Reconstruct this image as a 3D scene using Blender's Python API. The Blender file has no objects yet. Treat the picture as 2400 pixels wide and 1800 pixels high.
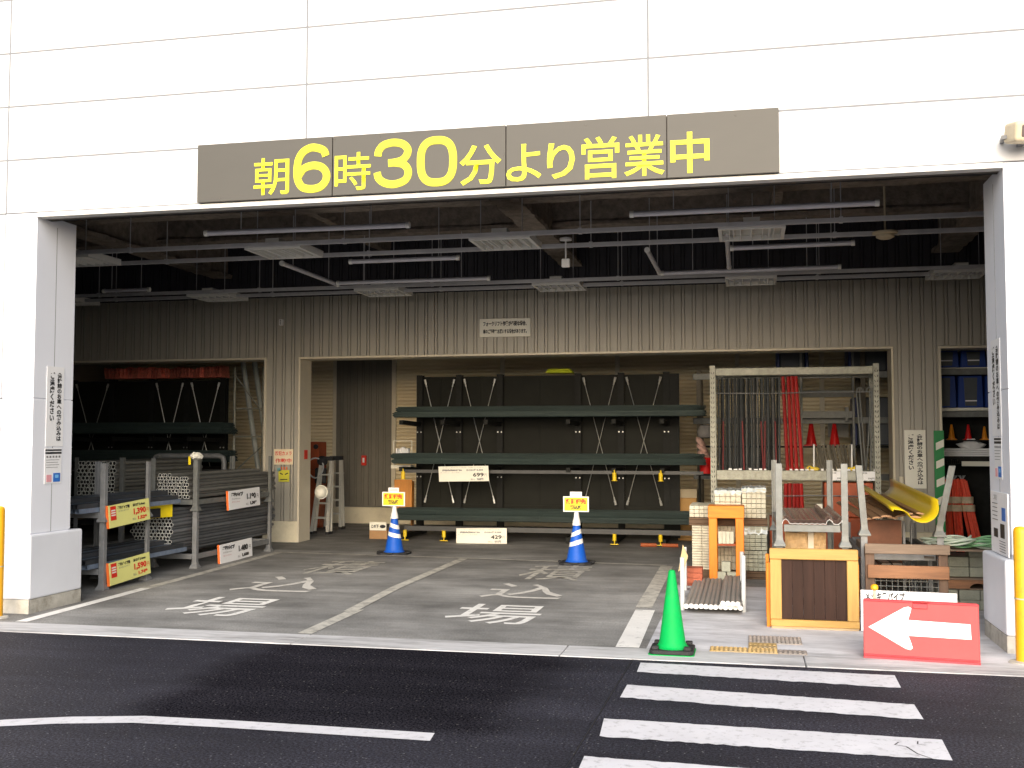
import bpy, bmesh, math, random
from mathutils import Matrix, Vector
random.seed(7)
R = math.radians
SC = bpy.context.scene
COL = SC.collection

# ---------------------------------------------------------------- camera
cam_d = bpy.data.cameras.new("camera")
cam_d.sensor_width = 36.0
cam_d.lens = 37.546
cam_d.clip_end = 1000
cam = bpy.data.objects.new("camera", cam_d)
COL.objects.link(cam)
cam.matrix_world = Matrix(((0.97640, 0.01132, 0.21563, 0.0),
                           (0.21593, -0.05139, -0.97505, 0.0),
                           (0.00004, 0.99861, -0.05264, 1.75),
                           (0, 0, 0, 1)))
SC.camera = cam

# ---------------------------------------------------------------- sky, sun, exposure
world = bpy.data.worlds.new("World")
SC.world = world
world.use_nodes = True
wn = world.node_tree.nodes
sky = wn.new("ShaderNodeTexSky")
sky.sky_type = 'NISHITA'
sky.sun_disc = False
SUN_EL, SUN_AZ = R(18), R(174)      # azimuth from +Y clockwise; the sun stands behind the camera, a little to the left
sky.sun_elevation = SUN_EL
sky.sun_rotation = SUN_AZ
sky.air_density = 1.0
sky.dust_density = 4.0
sky.ozone_density = 1.0
wn["Background"].inputs[1].default_value = 0.15
world.node_tree.links.new(sky.outputs[0], wn["Background"].inputs[0])
sun_d = bpy.data.lights.new("sun", 'SUN')
sun_d.energy = 4.5
sun_d.angle = R(75)
sun_d.color = (1.0, 0.985, 0.975)
sun = bpy.data.objects.new("sun", sun_d)
COL.objects.link(sun)
sun.location = (-6, -20, 20)
sdir = Vector((math.sin(SUN_AZ) * math.cos(SUN_EL), math.cos(SUN_AZ) * math.cos(SUN_EL), math.sin(SUN_EL)))
sun.rotation_euler = (-sdir).to_track_quat('-Z', 'Y').to_euler()
SC.view_settings.view_transform = 'Standard'
SC.view_settings.look = 'None'
SC.view_settings.exposure = 0.45
SC.view_settings.gamma = 1.0

# ---------------------------------------------------------------- materials
def new_mat(name):
    m = bpy.data.materials.new(name)
    m.use_nodes = True
    return m, m.node_tree.nodes, m.node_tree.links, m.node_tree.nodes["Principled BSDF"]

def mat(name, col, rough=0.6, metal=0.0, var=0.12, scale=5.0, bump=0.0, bscale=80.0, spec=0.4, stretch=(1, 1, 1), dirt=None, dscale=3.0, damt=0.5, rnd=0.0):
    m, N, L, P = new_mat(name)
    P.inputs["Roughness"].default_value = rough
    P.inputs["Metallic"].default_value = metal
    P.inputs["Specular IOR Level"].default_value = spec
    tc = N.new("ShaderNodeTexCoord")
    mp = N.new("ShaderNodeMapping")
    mp.inputs["Scale"].default_value = stretch
    L.new(tc.outputs["Object"], mp.inputs["Vector"])
    nz = N.new("ShaderNodeTexNoise")
    nz.inputs["Scale"].default_value = scale
    nz.inputs["Detail"].default_value = 6
    nz.inputs["Roughness"].default_value = 0.65
    L.new(mp.outputs[0], nz.inputs["Vector"])
    rp = N.new("ShaderNodeMapRange")
    rp.inputs["From Min"].default_value = 0.25
    rp.inputs["From Max"].default_value = 0.75
    rp.inputs["To Min"].default_value = 1 - var
    rp.inputs["To Max"].default_value = 1 + var
    L.new(nz.outputs["Fac"], rp.inputs["Value"])
    mul = N.new("ShaderNodeMix")
    mul.data_type = 'RGBA'
    mul.blend_type = 'MULTIPLY'
    mul.inputs["Factor"].default_value = 1.0
    mul.inputs["A"].default_value = (*col, 1)
    L.new(rp.outputs[0], mul.inputs["B"])
    out = mul.outputs["Result"]
    if rnd:
        oi = N.new("ShaderNodeObjectInfo")
        r2 = N.new("ShaderNodeMapRange")
        r2.inputs["To Min"].default_value = 1 - rnd
        r2.inputs["To Max"].default_value = 1 + rnd
        L.new(oi.outputs["Random"], r2.inputs["Value"])
        m3 = N.new("ShaderNodeMix")
        m3.data_type = 'RGBA'
        m3.blend_type = 'MULTIPLY'
        m3.inputs["Factor"].default_value = 1.0
        L.new(out, m3.inputs["A"])
        L.new(r2.outputs[0], m3.inputs["B"])
        out = m3.outputs["Result"]
    if dirt:
        n2 = N.new("ShaderNodeTexNoise")
        n2.inputs["Scale"].default_value = dscale
        n2.inputs["Detail"].default_value = 8
        n2.inputs["Roughness"].default_value = 0.7
        L.new(mp.outputs[0], n2.inputs["Vector"])
        r3 = N.new("ShaderNodeMapRange")
        r3.inputs["From Min"].default_value = 0.5
        r3.inputs["From Max"].default_value = 0.72
        r3.inputs["To Max"].default_value = damt
        L.new(n2.outputs["Fac"], r3.inputs["Value"])
        m2 = N.new("ShaderNodeMix")
        m2.data_type = 'RGBA'
        m2.inputs["B"].default_value = (*dirt, 1)
        L.new(r3.outputs[0], m2.inputs["Factor"])
        L.new(out, m2.inputs["A"])
        out = m2.outputs["Result"]
    L.new(out, P.inputs["Base Color"])
    if bump:
        n3 = N.new("ShaderNodeTexNoise")
        n3.inputs["Scale"].default_value = bscale
        n3.inputs["Detail"].default_value = 4
        L.new(mp.outputs[0], n3.inputs["Vector"])
        b = N.new("ShaderNodeBump")
        b.inputs["Strength"].default_value = bump
        b.inputs["Distance"].default_value = 0.01
        L.new(n3.outputs["Fac"], b.inputs["Height"])
        L.new(b.outputs[0], P.inputs["Normal"])
    return m

def mat_asphalt(name, dark, light, patch=None, coarse=(0.75, 1.25), tint=None):
    m, N, L, P = new_mat(name)
    P.inputs["Roughness"].default_value = 0.72
    P.inputs["Specular IOR Level"].default_value = 0.25
    tc = N.new("ShaderNodeTexCoord")
    fine = N.new("ShaderNodeTexNoise")
    fine.inputs["Scale"].default_value = 62
    fine.inputs["Detail"].default_value = 5
    fine.inputs["Roughness"].default_value = 0.8
    L.new(tc.outputs["Object"], fine.inputs["Vector"])
    rp = N.new("ShaderNodeValToRGB")
    rp.color_ramp.elements[0].position = 0.42
    rp.color_ramp.elements[0].color = (*dark, 1)
    rp.color_ramp.elements[1].position = 0.63
    rp.color_ramp.elements[1].color = (*light, 1)
    L.new(fine.outputs["Fac"], rp.inputs[0])
    big = N.new("ShaderNodeTexNoise")
    big.inputs["Scale"].default_value = 0.9
    big.inputs["Detail"].default_value = 7
    big.inputs["Roughness"].default_value = 0.62
    L.new(tc.outputs["Object"], big.inputs["Vector"])
    mr = N.new("ShaderNodeMapRange")
    mr.inputs["From Min"].default_value = 0.3
    mr.inputs["From Max"].default_value = 0.7
    mr.inputs["To Min"].default_value = coarse[0]
    mr.inputs["To Max"].default_value = coarse[1]
    L.new(big.outputs["Fac"], mr.inputs["Value"])
    mul = N.new("ShaderNodeMix")
    mul.data_type = 'RGBA'
    mul.blend_type = 'MULTIPLY'
    mul.inputs["Factor"].default_value = 1
    L.new(rp.outputs[0], mul.inputs["A"])
    L.new(mr.outputs[0], mul.inputs["B"])
    out = mul.outputs["Result"]
    # streaks of tyre polish and dust along the driving direction
    smp = N.new("ShaderNodeMapping")
    smp.inputs["Scale"].default_value = (0.35, 2.2, 1)
    L.new(tc.outputs["Object"], smp.inputs["Vector"])
    sn = N.new("ShaderNodeTexNoise")
    sn.inputs["Scale"].default_value = 1.0
    sn.inputs["Detail"].default_value = 8
    sn.inputs["Roughness"].default_value = 0.7
    L.new(smp.outputs[0], sn.inputs["Vector"])
    sr = N.new("ShaderNodeMapRange")
    sr.inputs["From Min"].default_value = 0.3
    sr.inputs["From Max"].default_value = 0.7
    sr.inputs["To Min"].default_value = 0.68
    sr.inputs["To Max"].default_value = 1.32
    L.new(sn.outputs["Fac"], sr.inputs["Value"])
    sm = N.new("ShaderNodeMix")
    sm.data_type = 'RGBA'
    sm.blend_type = 'MULTIPLY'
    sm.inputs["Factor"].default_value = 1
    L.new(out, sm.inputs["A"])
    L.new(sr.outputs[0], sm.inputs["B"])
    out = sm.outputs["Result"]
    # bright chips of stone
    vo = N.new("ShaderNodeTexVoronoi")
    vo.inputs["Scale"].default_value = 30
    L.new(tc.outputs["Object"], vo.inputs["Vector"])
    lt = N.new("ShaderNodeMath")
    lt.operation = 'LESS_THAN'
    lt.inputs[1].default_value = 0.16
    L.new(vo.outputs["Distance"], lt.inputs[0])
    sp = N.new("ShaderNodeMix")
    sp.data_type = 'RGBA'
    sp.inputs["B"].default_value = (0.17, 0.17, 0.18, 1)
    sc_ = N.new("ShaderNodeMath")
    sc_.operation = 'MULTIPLY'
    sepv = N.new("ShaderNodeSeparateColor")
    L.new(vo.outputs["Color"], sepv.inputs[0])
    gt = N.new("ShaderNodeMath")
    gt.operation = 'GREATER_THAN'
    gt.inputs[1].default_value = 0.7
    L.new(sepv.outputs[0], gt.inputs[0])
    L.new(lt.outputs[0], sc_.inputs[0])
    L.new(gt.outputs[0], sc_.inputs[1])
    L.new(sc_.outputs[0], sp.inputs["Factor"])
    L.new(out, sp.inputs["A"])
    out = sp.outputs["Result"]
    if patch:      # a darker, less glossy rectangle with soft, ragged edges
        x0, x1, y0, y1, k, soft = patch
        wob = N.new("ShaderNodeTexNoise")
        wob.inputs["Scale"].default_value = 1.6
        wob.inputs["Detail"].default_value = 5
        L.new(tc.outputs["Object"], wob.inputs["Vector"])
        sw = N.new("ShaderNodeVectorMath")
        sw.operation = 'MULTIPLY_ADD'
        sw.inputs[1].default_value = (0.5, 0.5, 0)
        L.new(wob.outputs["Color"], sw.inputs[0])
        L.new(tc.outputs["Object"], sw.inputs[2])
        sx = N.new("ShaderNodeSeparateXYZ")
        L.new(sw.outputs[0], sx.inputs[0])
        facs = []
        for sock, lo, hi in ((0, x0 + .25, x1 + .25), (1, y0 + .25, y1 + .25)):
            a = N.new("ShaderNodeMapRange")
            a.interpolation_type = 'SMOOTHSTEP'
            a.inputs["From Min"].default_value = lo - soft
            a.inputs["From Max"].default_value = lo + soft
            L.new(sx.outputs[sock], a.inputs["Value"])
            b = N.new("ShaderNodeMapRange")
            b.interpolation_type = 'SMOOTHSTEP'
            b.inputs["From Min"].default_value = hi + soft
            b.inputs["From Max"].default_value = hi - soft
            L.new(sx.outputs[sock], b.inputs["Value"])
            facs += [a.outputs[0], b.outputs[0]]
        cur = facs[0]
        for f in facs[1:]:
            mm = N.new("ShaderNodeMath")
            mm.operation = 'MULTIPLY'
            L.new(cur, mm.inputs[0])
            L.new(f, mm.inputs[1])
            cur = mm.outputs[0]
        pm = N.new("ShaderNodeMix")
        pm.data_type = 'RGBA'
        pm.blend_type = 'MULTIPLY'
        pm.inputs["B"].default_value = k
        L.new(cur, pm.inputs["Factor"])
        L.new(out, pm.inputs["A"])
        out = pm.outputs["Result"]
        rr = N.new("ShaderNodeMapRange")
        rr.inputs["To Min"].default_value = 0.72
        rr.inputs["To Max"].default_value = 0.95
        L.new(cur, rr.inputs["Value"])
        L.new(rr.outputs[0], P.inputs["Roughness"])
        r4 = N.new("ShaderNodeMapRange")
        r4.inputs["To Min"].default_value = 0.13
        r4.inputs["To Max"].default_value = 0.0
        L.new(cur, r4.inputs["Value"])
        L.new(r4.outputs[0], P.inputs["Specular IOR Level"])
    L.new(out, P.inputs["Base Color"])
    bp = N.new("ShaderNodeBump")
    bp.inputs["Strength"].default_value = 0.5
    bp.inputs["Distance"].default_value = 0.006
    L.new(fine.outputs["Fac"], bp.inputs["Height"])
    L.new(bp.outputs[0], P.inputs["Normal"])
    return m

def mat_paint(name, col, under, wear=0.45, scale=9):
    """road paint worn through to what lies under it"""
    m, N, L, P = new_mat(name)
    P.inputs["Roughness"].default_value = 0.7
    tc = N.new("ShaderNodeTexCoord")
    n1 = N.new("ShaderNodeTexNoise")
    n1.inputs["Scale"].default_value = scale
    n1.inputs["Detail"].default_value = 10
    n1.inputs["Roughness"].default_value = 0.75
    L.new(tc.outputs["Object"], n1.inputs["Vector"])
    r = N.new("ShaderNodeMapRange")
    r.inputs["From Min"].default_value = 0.62 - wear * 0.3
    r.inputs["From Max"].default_value = 0.8 - wear * 0.25
    L.new(n1.outputs["Fac"], r.inputs["Value"])
    n2 = N.new("ShaderNodeTexNoise")
    n2.inputs["Scale"].default_value = 3
    n2.inputs["Detail"].default_value = 5
    L.new(tc.outputs["Object"], n2.inputs["Vector"])
    r2 = N.new("ShaderNodeMapRange")
    r2.inputs["To Min"].default_value = 0.8
    r2.inputs["To Max"].default_value = 1.1
    L.new(n2.outputs["Fac"], r2.inputs["Value"])
    mu = N.new("ShaderNodeMix")
    mu.data_type = 'RGBA'
    mu.blend_type = 'MULTIPLY'
    mu.inputs["Factor"].default_value = 1
    mu.inputs["A"].default_value = (*col, 1)
    L.new(r2.outputs[0], mu.inputs["B"])
    mx = N.new("ShaderNodeMix")
    mx.data_type = 'RGBA'
    mx.inputs["B"].default_value = (*under, 1)
    L.new(r.outputs[0], mx.inputs["Factor"])
    L.new(mu.outputs["Result"], mx.inputs["A"])
    L.new(mx.outputs["Result"], P.inputs["Base Color"])
    return m

M = {}
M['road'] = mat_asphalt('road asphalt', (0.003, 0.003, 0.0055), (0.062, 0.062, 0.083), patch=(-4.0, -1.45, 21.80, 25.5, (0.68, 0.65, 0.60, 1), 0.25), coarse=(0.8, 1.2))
M['bay'] = mat_asphalt('bay floor', (0.18, 0.178, 0.171), (0.325, 0.322, 0.312), coarse=(0.58, 1.42))
M['ground'] = mat('open ground', (0.12, 0.12, 0.12), 0.9)
M['kerb'] = mat('kerb concrete', (0.50, 0.50, 0.51), 0.85, var=0.22, scale=7, bump=0.3, bscale=60, dirt=(0.15, 0.145, 0.14), dscale=1.3, damt=0.9, stretch=(0.5, 3, 1))
M['pave'] = mat('pavement concrete', (0.56, 0.56, 0.585), 0.85, var=0.35, scale=2.2, bump=0.3, bscale=60, dirt=(0.15, 0.145, 0.135), dscale=0.9, damt=0.95, stretch=(.6, 1.6, 1))
M['white'] = mat('white wall panel', (0.64, 0.64, 0.645), 0.55, var=0.02, scale=1.2)
M['sealant'] = mat('grey joint sealant', (0.19, 0.20, 0.215), 0.7)
M['pillarpaint'] = mat('pillar paint', (0.80, 0.82, 0.88), 0.55, var=0.03, scale=1.2)
M['plinth'] = mat('grey plinth', (0.70, 0.72, 0.77), 0.6, var=0.04, scale=2)
M['oldcon'] = mat('stained concrete', (0.45, 0.43, 0.38), 0.9, var=0.2, scale=8, bump=0.4, bscale=40, dirt=(0.16, 0.14, 0.10), dscale=6, damt=0.75)
M['trim'] = mat('cream metal trim', (0.66, 0.60, 0.47), 0.4, var=0.06)
M['trimw'] = mat('white metal trim', (0.74, 0.73, 0.70), 0.4, var=0.05)
M['siding'] = mat('ribbed siding', (0.385, 0.362, 0.31), 0.45, var=0.07, scale=0.9)
M['hsiding'] = mat('horizontal siding', (0.80, 0.70, 0.49), 0.5, var=0.06, scale=0.9)
M['shadedsiding'] = mat('shade-darkened upper siding', (0.055, 0.055, 0.066), 0.6, var=0.1, spec=.2)  # shade below the ceiling painted into the siding colour
M['darkdoor'] = mat('dark ribbed door', (0.17, 0.158, 0.13), 0.5, var=0.08)
M['base'] = mat('wall base', (0.70, 0.64, 0.48), 0.7, var=0.1, scale=3, dirt=(0.3, 0.26, 0.18), dscale=2, damt=0.4)
M['fire'] = mat('sprayed fireproofing', (0.23, 0.195, 0.165), 0.95, var=0.45, scale=9, bump=1.0, bscale=28)
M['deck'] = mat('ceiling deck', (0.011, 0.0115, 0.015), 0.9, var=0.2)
M['signboard'] = mat('taupe sign panel', (0.066, 0.062, 0.053), 0.5, var=0.05, scale=1.5, stretch=(1, 1, 3))
M['seam'] = mat('dark seam', (0.10, 0.09, 0.08), 0.7)
M['yellowletter'] = mat('yellow letter film', (0.84, 0.86, 0.008), 0.45, var=0.03)
M['olive'] = mat('olive letter outline', (0.38, 0.36, 0.03), 0.5, var=0.03)
M['sheet'] = mat('white sign sheet', (0.86, 0.86, 0.87), 0.5, var=0.02)
M['cream'] = mat('cream sign sheet', (0.78, 0.76, 0.66), 0.5, var=0.03)
M['ink'] = mat('black ink', (0.02, 0.02, 0.022), 0.5)
M['grey_ink'] = mat('grey ink', (0.22, 0.22, 0.22), 0.5)
M['redink'] = mat('red ink', (0.68, 0.03, 0.015), 0.5)
M['orangeink'] = mat('orange ink', (0.80, 0.16, 0.03), 0.5)
M['blueink'] = mat('blue ink', (0.03, 0.16, 0.55), 0.5)
M['pinkink'] = mat('pink ink', (0.80, 0.38, 0.42), 0.5)
M['ylabel'] = mat('yellow price card', (0.74, 0.72, 0.25), 0.5, var=0.04)
M['lamp'] = mat('lamp steel', (0.80, 0.80, 0.77), 0.4, var=0.05)
M['lampdiff'] = mat('lamp reflector', (0.55, 0.56, 0.53), 0.35, var=0.08)
M['rail'] = mat('galvanised rail', (0.52, 0.52, 0.54), 0.42, metal=0.1, var=0.12)
M['pipe'] = mat('grey conduit', (0.62, 0.62, 0.68), 0.38, metal=0.1, var=0.1)
M['bead'] = mat('beige plastic', (0.55, 0.47, 0.33), 0.5)
M['grille'] = mat('brown grille', (0.13, 0.095, 0.085), 0.7, bump=0.5, bscale=200)
M['bollard'] = mat('yellow bollard paint', (0.74, 0.37, 0.012), 0.4, var=0.08, dirt=(.40, .22, .04), dscale=6, damt=.6)
M['white_pl'] = mat('white plastic', (0.78, 0.78, 0.77), 0.4, var=0.03)
M['roadpaint'] = mat_paint('road line paint', (0.62, 0.62, 0.66), (0.24, 0.24, 0.25), wear=0.30, scale=14)
M['baypaint'] = mat_paint('bay line paint', (0.84, 0.83, 0.80), (0.2, 0.195, 0.185), wear=0.25, scale=7)
M['baypaint1'] = mat_paint('faded bay paint', (0.66, 0.64, 0.60), (0.2, 0.195, 0.185), wear=0.35, scale=7)
M['baypaint2'] = mat_paint('worn bay paint', (0.58, 0.56, 0.50), (0.2, 0.195, 0.185), wear=0.55, scale=7)

# ---------------------------------------------------------------- building helpers
class MB:
    """collects shapes and links them as ONE mesh object"""
    def __init__(s):
        s.v, s.f, s.m, s.gr = [], [], [], []
        s.xf = None
        s.hold = None
        s.n = 0
    def mark(s):
        """shapes added from here on belong to one new piece"""
        s.n += 1
        s.hold = s.n
    def _add(s, vs, fs, mi=0):
        o = len(s.v)
        if s.hold is None:
            s.n += 1
        for p in vs:
            p = Vector(p)
            s.v.append(s.xf @ p if s.xf else p)
            s.gr.append(s.n)
        for f in fs:
            s.f.append([o + i for i in f])
            s.m.append(mi)
        return s
    def box(s, x0, x1, y0, y1, z0, z1, mi=0):
        vs = [(x, y, z) for z in (z0, z1) for y in (y0, y1) for x in (x0, x1)]
        return s._add(vs, [(0, 2, 3, 1), (4, 5, 7, 6), (0, 1, 5, 4), (2, 6, 7, 3), (0, 4, 6, 2), (1, 3, 7, 5)], mi)
    def beam(s, a, b, w, h, up=(0, 0, 1), mi=0):
        a, b = Vector(a), Vector(b)
        d = (b - a).normalized()
        up = Vector(up)
        if abs(d.dot(up)) > 0.95:
            up = Vector((0, 1, 0)) if abs(d.y) < 0.9 else Vector((1, 0, 0))
        r = d.cross(up).normalized()
        u = r.cross(d).normalized()
        vs = [p + r * (sx * w / 2) + u * (sz * h / 2) for p in (a, b) for sz in (-1, 1) for sx in (-1, 1)]
        return s._add(vs, [(0, 1, 3, 2), (4, 6, 7, 5), (0, 4, 5, 1), (2, 3, 7, 6), (0, 2, 6, 4), (1, 5, 7, 3)], mi)
    def tube(s, pts, r, n=10, caps=True, mi=0, r2=None):
        pts = [Vector(p) for p in pts]
        vs, fs = [], []
        ref = None
        for i, p in enumerate(pts):
            d = (pts[min(i + 1, len(pts) - 1)] - pts[max(i - 1, 0)]).normalized()
            if ref is None:
                ref = Vector((0, 0, 1)) if abs(d.z) < 0.9 else Vector((1, 0, 0))
            a = d.cross(ref).normalized()
            b = a.cross(d).normalized()
            ref = b
            rr = r if r2 is None else r + (r2 - r) * i / (len(pts) - 1)
            for k in range(n):
                t = 2 * math.pi * k / n
                vs.append(p + a * (rr * math.cos(t)) + b * (rr * math.sin(t)))
        for i in range(len(pts) - 1):
            for k in range(n):
                k2 = (k + 1) % n
                fs.append((i * n + k, i * n + k2, (i + 1) * n + k2, (i + 1) * n + k))
        if caps:
            fs.append(tuple(range(n - 1, -1, -1)))
            fs.append(tuple((len(pts) - 1) * n + k for k in range(n)))
        return s._add(vs, fs, mi)
    def pipe(s, a, b, ro, ri, n=12, mi=0, mi_in=0):
        a, b = Vector(a), Vector(b)
        d = (b - a).normalized()
        ref = Vector((0, 0, 1)) if abs(d.z) < 0.9 else Vector((1, 0, 0))
        u = d.cross(ref).normalized()
        w = u.cross(d).normalized()
        vs = []
        for p, r in ((a, ri), (a, ro), (b, ro), (b, ri)):
            for k in range(n):
                t = 2 * math.pi * k / n
                vs.append(p + u * (r * math.cos(t)) + w * (r * math.sin(t)))
        fs = []
        for j in range(4):
            j2 = (j + 1) % 4
            for k in range(n):
                k2 = (k + 1) % n
                s_ = (j * n + k, j * n + k2, j2 * n + k2, j2 * n + k)
                fs.append(s_)
        return s._add(vs, fs, mi)
    def lathe(s, prof, c=(0, 0, 0), n=24, mi=0, caps=True):
        c = Vector(c)
        vs, fs = [], []
        for r, z in prof:
            for k in range(n):
                t = 2 * math.pi * k / n
                vs.append(c + Vector((r * math.cos(t), r * math.sin(t), z)))
        for i in range(len(prof) - 1):
            for k in range(n):
                k2 = (k + 1) % n
                fs.append((i * n + k, i * n + k2, (i + 1) * n + k2, (i + 1) * n + k))
        if caps:
            fs.append(tuple(range(n - 1, -1, -1)))
            fs.append(tuple((len(prof) - 1) * n + k for k in range(n)))
        return s._add(vs, fs, mi)
    def prism(s, pts, off, mi=0):
        """flat outline pts (3-D) extruded by vector off"""
        off = Vector(off)
        n = len(pts)
        vs = [Vector(p) for p in pts] + [Vector(p) + off for p in pts]
        fs = [tuple(range(n - 1, -1, -1)), tuple(range(n, 2 * n))]
        for k in range(n):
            k2 = (k + 1) % n
            fs.append((k, k2, n + k2, n + k))
        return s._add(vs, fs, mi)
    def sheet(s, rows, mi=0):
        """grid of points rows[i][j]"""
        n = len(rows[0])
        vs = [p for r in rows for p in r]
        fs = [(i * n + j, i * n + j + 1, (i + 1) * n + j + 1, (i + 1) * n + j) for i in range(len(rows) - 1) for j in range(n - 1)]
        return s._add(vs, fs, mi)
    def each(s, name, mats, parent=None, **kw):
        """every piece an object of its own"""
        out = []
        for k in sorted(set(s.gr)):
            q = MB()
            ids = [i for i, a in enumerate(s.gr) if a == k]
            new = {i: j for j, i in enumerate(ids)}
            q.v = [s.v[i] for i in ids]
            for f, mi in zip(s.f, s.m):
                if f[0] in new:
                    q.f.append([new[i] for i in f])
                    q.m.append(mi)
            out.append(q.build(name, mats, parent, **kw))
        return out
    def build(s, name, mats, parent=None, smooth=False, bevel=0.0, solid=0.0, segs=1):
        me = bpy.data.meshes.new(name)
        base = Vector((0, 0, 0))
        if parent is not None:
            base = wloc(parent)
        elif s.v:
            xs = [p.x for p in s.v]
            ys = [p.y for p in s.v]
            base = Vector(((min(xs) + max(xs)) / 2, (min(ys) + max(ys)) / 2, min(p.z for p in s.v)))
        bm = bmesh.new()
        vv = [bm.verts.new(p - base) for p in s.v]
        bm.verts.ensure_lookup_table()
        for f, mi in zip(s.f, s.m):
            try:
                fc = bm.faces.new([vv[i] for i in f])
                fc.material_index = mi
                fc.smooth = smooth
            except ValueError:
                pass
        bmesh.ops.recalc_face_normals(bm, faces=bm.faces)
        bm.to_mesh(me)
        bm.free()
        if not isinstance(mats, (list, tuple)):
            mats = [mats]
        for m_ in mats:
            me.materials.append(m_)
        o = bpy.data.objects.new(name, me)
        COL.objects.link(o)
        if parent is not None:
            o.parent = parent
        else:
            o.location = base
        if solid:
            md = o.modifiers.new("solid", 'SOLIDIFY')
            md.thickness = solid
        if bevel:
            md = o.modifiers.new("bevel", 'BEVEL')
            md.width = bevel
            md.segments = segs
            md.limit_method = 'ANGLE'
            md.angle_limit = R(40)
        if smooth:
            try:
                me.set_sharp_from_angle(angle=R(40))
            except Exception:
                pass
        return o

def wloc(o):
    v = Vector(o.location)
    while o.parent is not None:
        o = o.parent
        v = v + Vector(o.location)
    return v

def tag(o, label=None, cat=None, group=None, kind=None):
    if label:
        o["label"] = label
    if cat:
        o["category"] = cat
    if group:
        o["group"] = group
    if kind:
        o["kind"] = kind
    return o

def thing(name, label, cat, loc, group=None):
    o = bpy.data.objects.new(name, None)
    o.empty_display_size = 0.1
    COL.objects.link(o)
    o.location = loc
    return tag(o, label, cat, group)

def copy_tree(o, parent=None):
    c = o.copy()
    COL.objects.link(c)
    c.parent = parent
    for ch in list(o.children):
        copy_tree(ch, c)
    return c

def struct(o):
    o["kind"] = "structure"
    return o

RIGHT_FRONT = (Vector((1, 0, 0)), Vector((0, 0, 1)))
def text_mesh(s, size, bold=0.0, spacing=1.0, line=1.0, align='CENTER'):
    cu = bpy.data.curves.new("txt", 'FONT')
    cu.body = s
    cu.size = size
    cu.align_x = align
    cu.align_y = 'CENTER'
    cu.offset = bold
    cu.space_character = spacing
    cu.space_line = line
    cu.resolution_u = 3
    cu.fill_mode = 'FRONT'
    ob = bpy.data.objects.new("txt", cu)
    COL.objects.link(ob)
    dg = bpy.context.evaluated_depsgraph_get()
    me = bpy.data.meshes.new_from_object(ob.evaluated_get(dg))
    bpy.data.objects.remove(ob)
    bpy.data.curves.remove(cu)
    return me

def text(s, m, parent, at, size, right=(1, 0, 0), up=(0, 0, 1), bold=0.0, sx=1.0, spacing=1.0, line=1.0, align='CENTER', fit=None, name='lettering', off=0.003, sy=1.0):
    """lettering lying on a surface through `at`, reading along `right`; fit=(w,h) stretches it to that size, centred"""
    me = text_mesh(s, size, bold, spacing, line, align)
    r, u = Vector(right).normalized(), Vector(up).normalized()
    n = r.cross(u)
    base = wloc(parent) if parent is not None else Vector((0, 0, 0))
    at = Vector(at) + n * off - base
    cx = cy = 0.0
    if fit:
        xs = [v.co.x for v in me.vertices]
        ys = [v.co.y for v in me.vertices]
        cx, cy = (min(xs) + max(xs)) / 2, (min(ys) + max(ys)) / 2
        if fit[0]:
            sx = fit[0] / max(1e-6, max(xs) - min(xs))
        if fit[1]:
            sy = fit[1] / max(1e-6, max(ys) - min(ys))
            if not fit[0]:
                sx = sy
        elif fit[0]:
            sy = sx
    for v in me.vertices:
        v.co = at + r * ((v.co.x - cx) * sx) + u * ((v.co.y - cy) * sy)
    me.materials.clear()
    me.materials.append(m)
    o = bpy.data.objects.new(name, me)
    COL.objects.link(o)
    if parent is not None:
        o.parent = parent
    return o

def board(mb, at, w, h, right, up, t=0.004, mi=0):
    """thin plate, its front face centred on `at`"""
    r, u, at = Vector(right).normalized(), Vector(up).normalized(), Vector(at)
    n = r.cross(u)
    p = [at - r * w / 2 - u * h / 2, at + r * w / 2 - u * h / 2, at + r * w / 2 + u * h / 2, at - r * w / 2 + u * h / 2]
    return mb.prism(p, -n * t, mi)

# ================================================================ SETTING
g = MB()
g.sheet([[(-150, -150, -0.02), (150, -150, -0.02)], [(-150, 150, -0.02), (150, 150, -0.02)]])
struct(g.build('ground', M['ground']))
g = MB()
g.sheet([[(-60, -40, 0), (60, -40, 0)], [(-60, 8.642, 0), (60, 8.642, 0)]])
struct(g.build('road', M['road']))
# kerb of long concrete lengths with open joints
g = MB()
xs = [-60, -40, -25, -14.0, -8.6, -3.86, -1.52, 0.415, 2.36, 6, 12, 30, 60]
for a, b in zip(xs, xs[1:]):
    g.box(a + .004, b - .004, 8.642, 9.09, -0.2, 0.006)
struct(g.build('kerb', M['kerb'], bevel=0.006))
g = MB()
g.sheet([[(-14, 9.09, 0), (-0.86, 9.09, 0)], [(-14, 23, 0), (-0.86, 23, 0)]])
struct(g.build('bay_floor', M['bay']))
g = MB()
g.sheet([[(-0.86, 9.09, 0), (8, 9.09, 0)], [(-0.86, 13.2, 0), (8, 13.2, 0)]])
struct(g.build('pavement', M['pave']))
g = MB()
g.sheet([[(-0.86, 13.2, 0), (8, 13.2, 0)], [(-0.86, 23, 0), (8, 23, 0)]])
struct(g.build('shop_floor', M['bay']))

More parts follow.
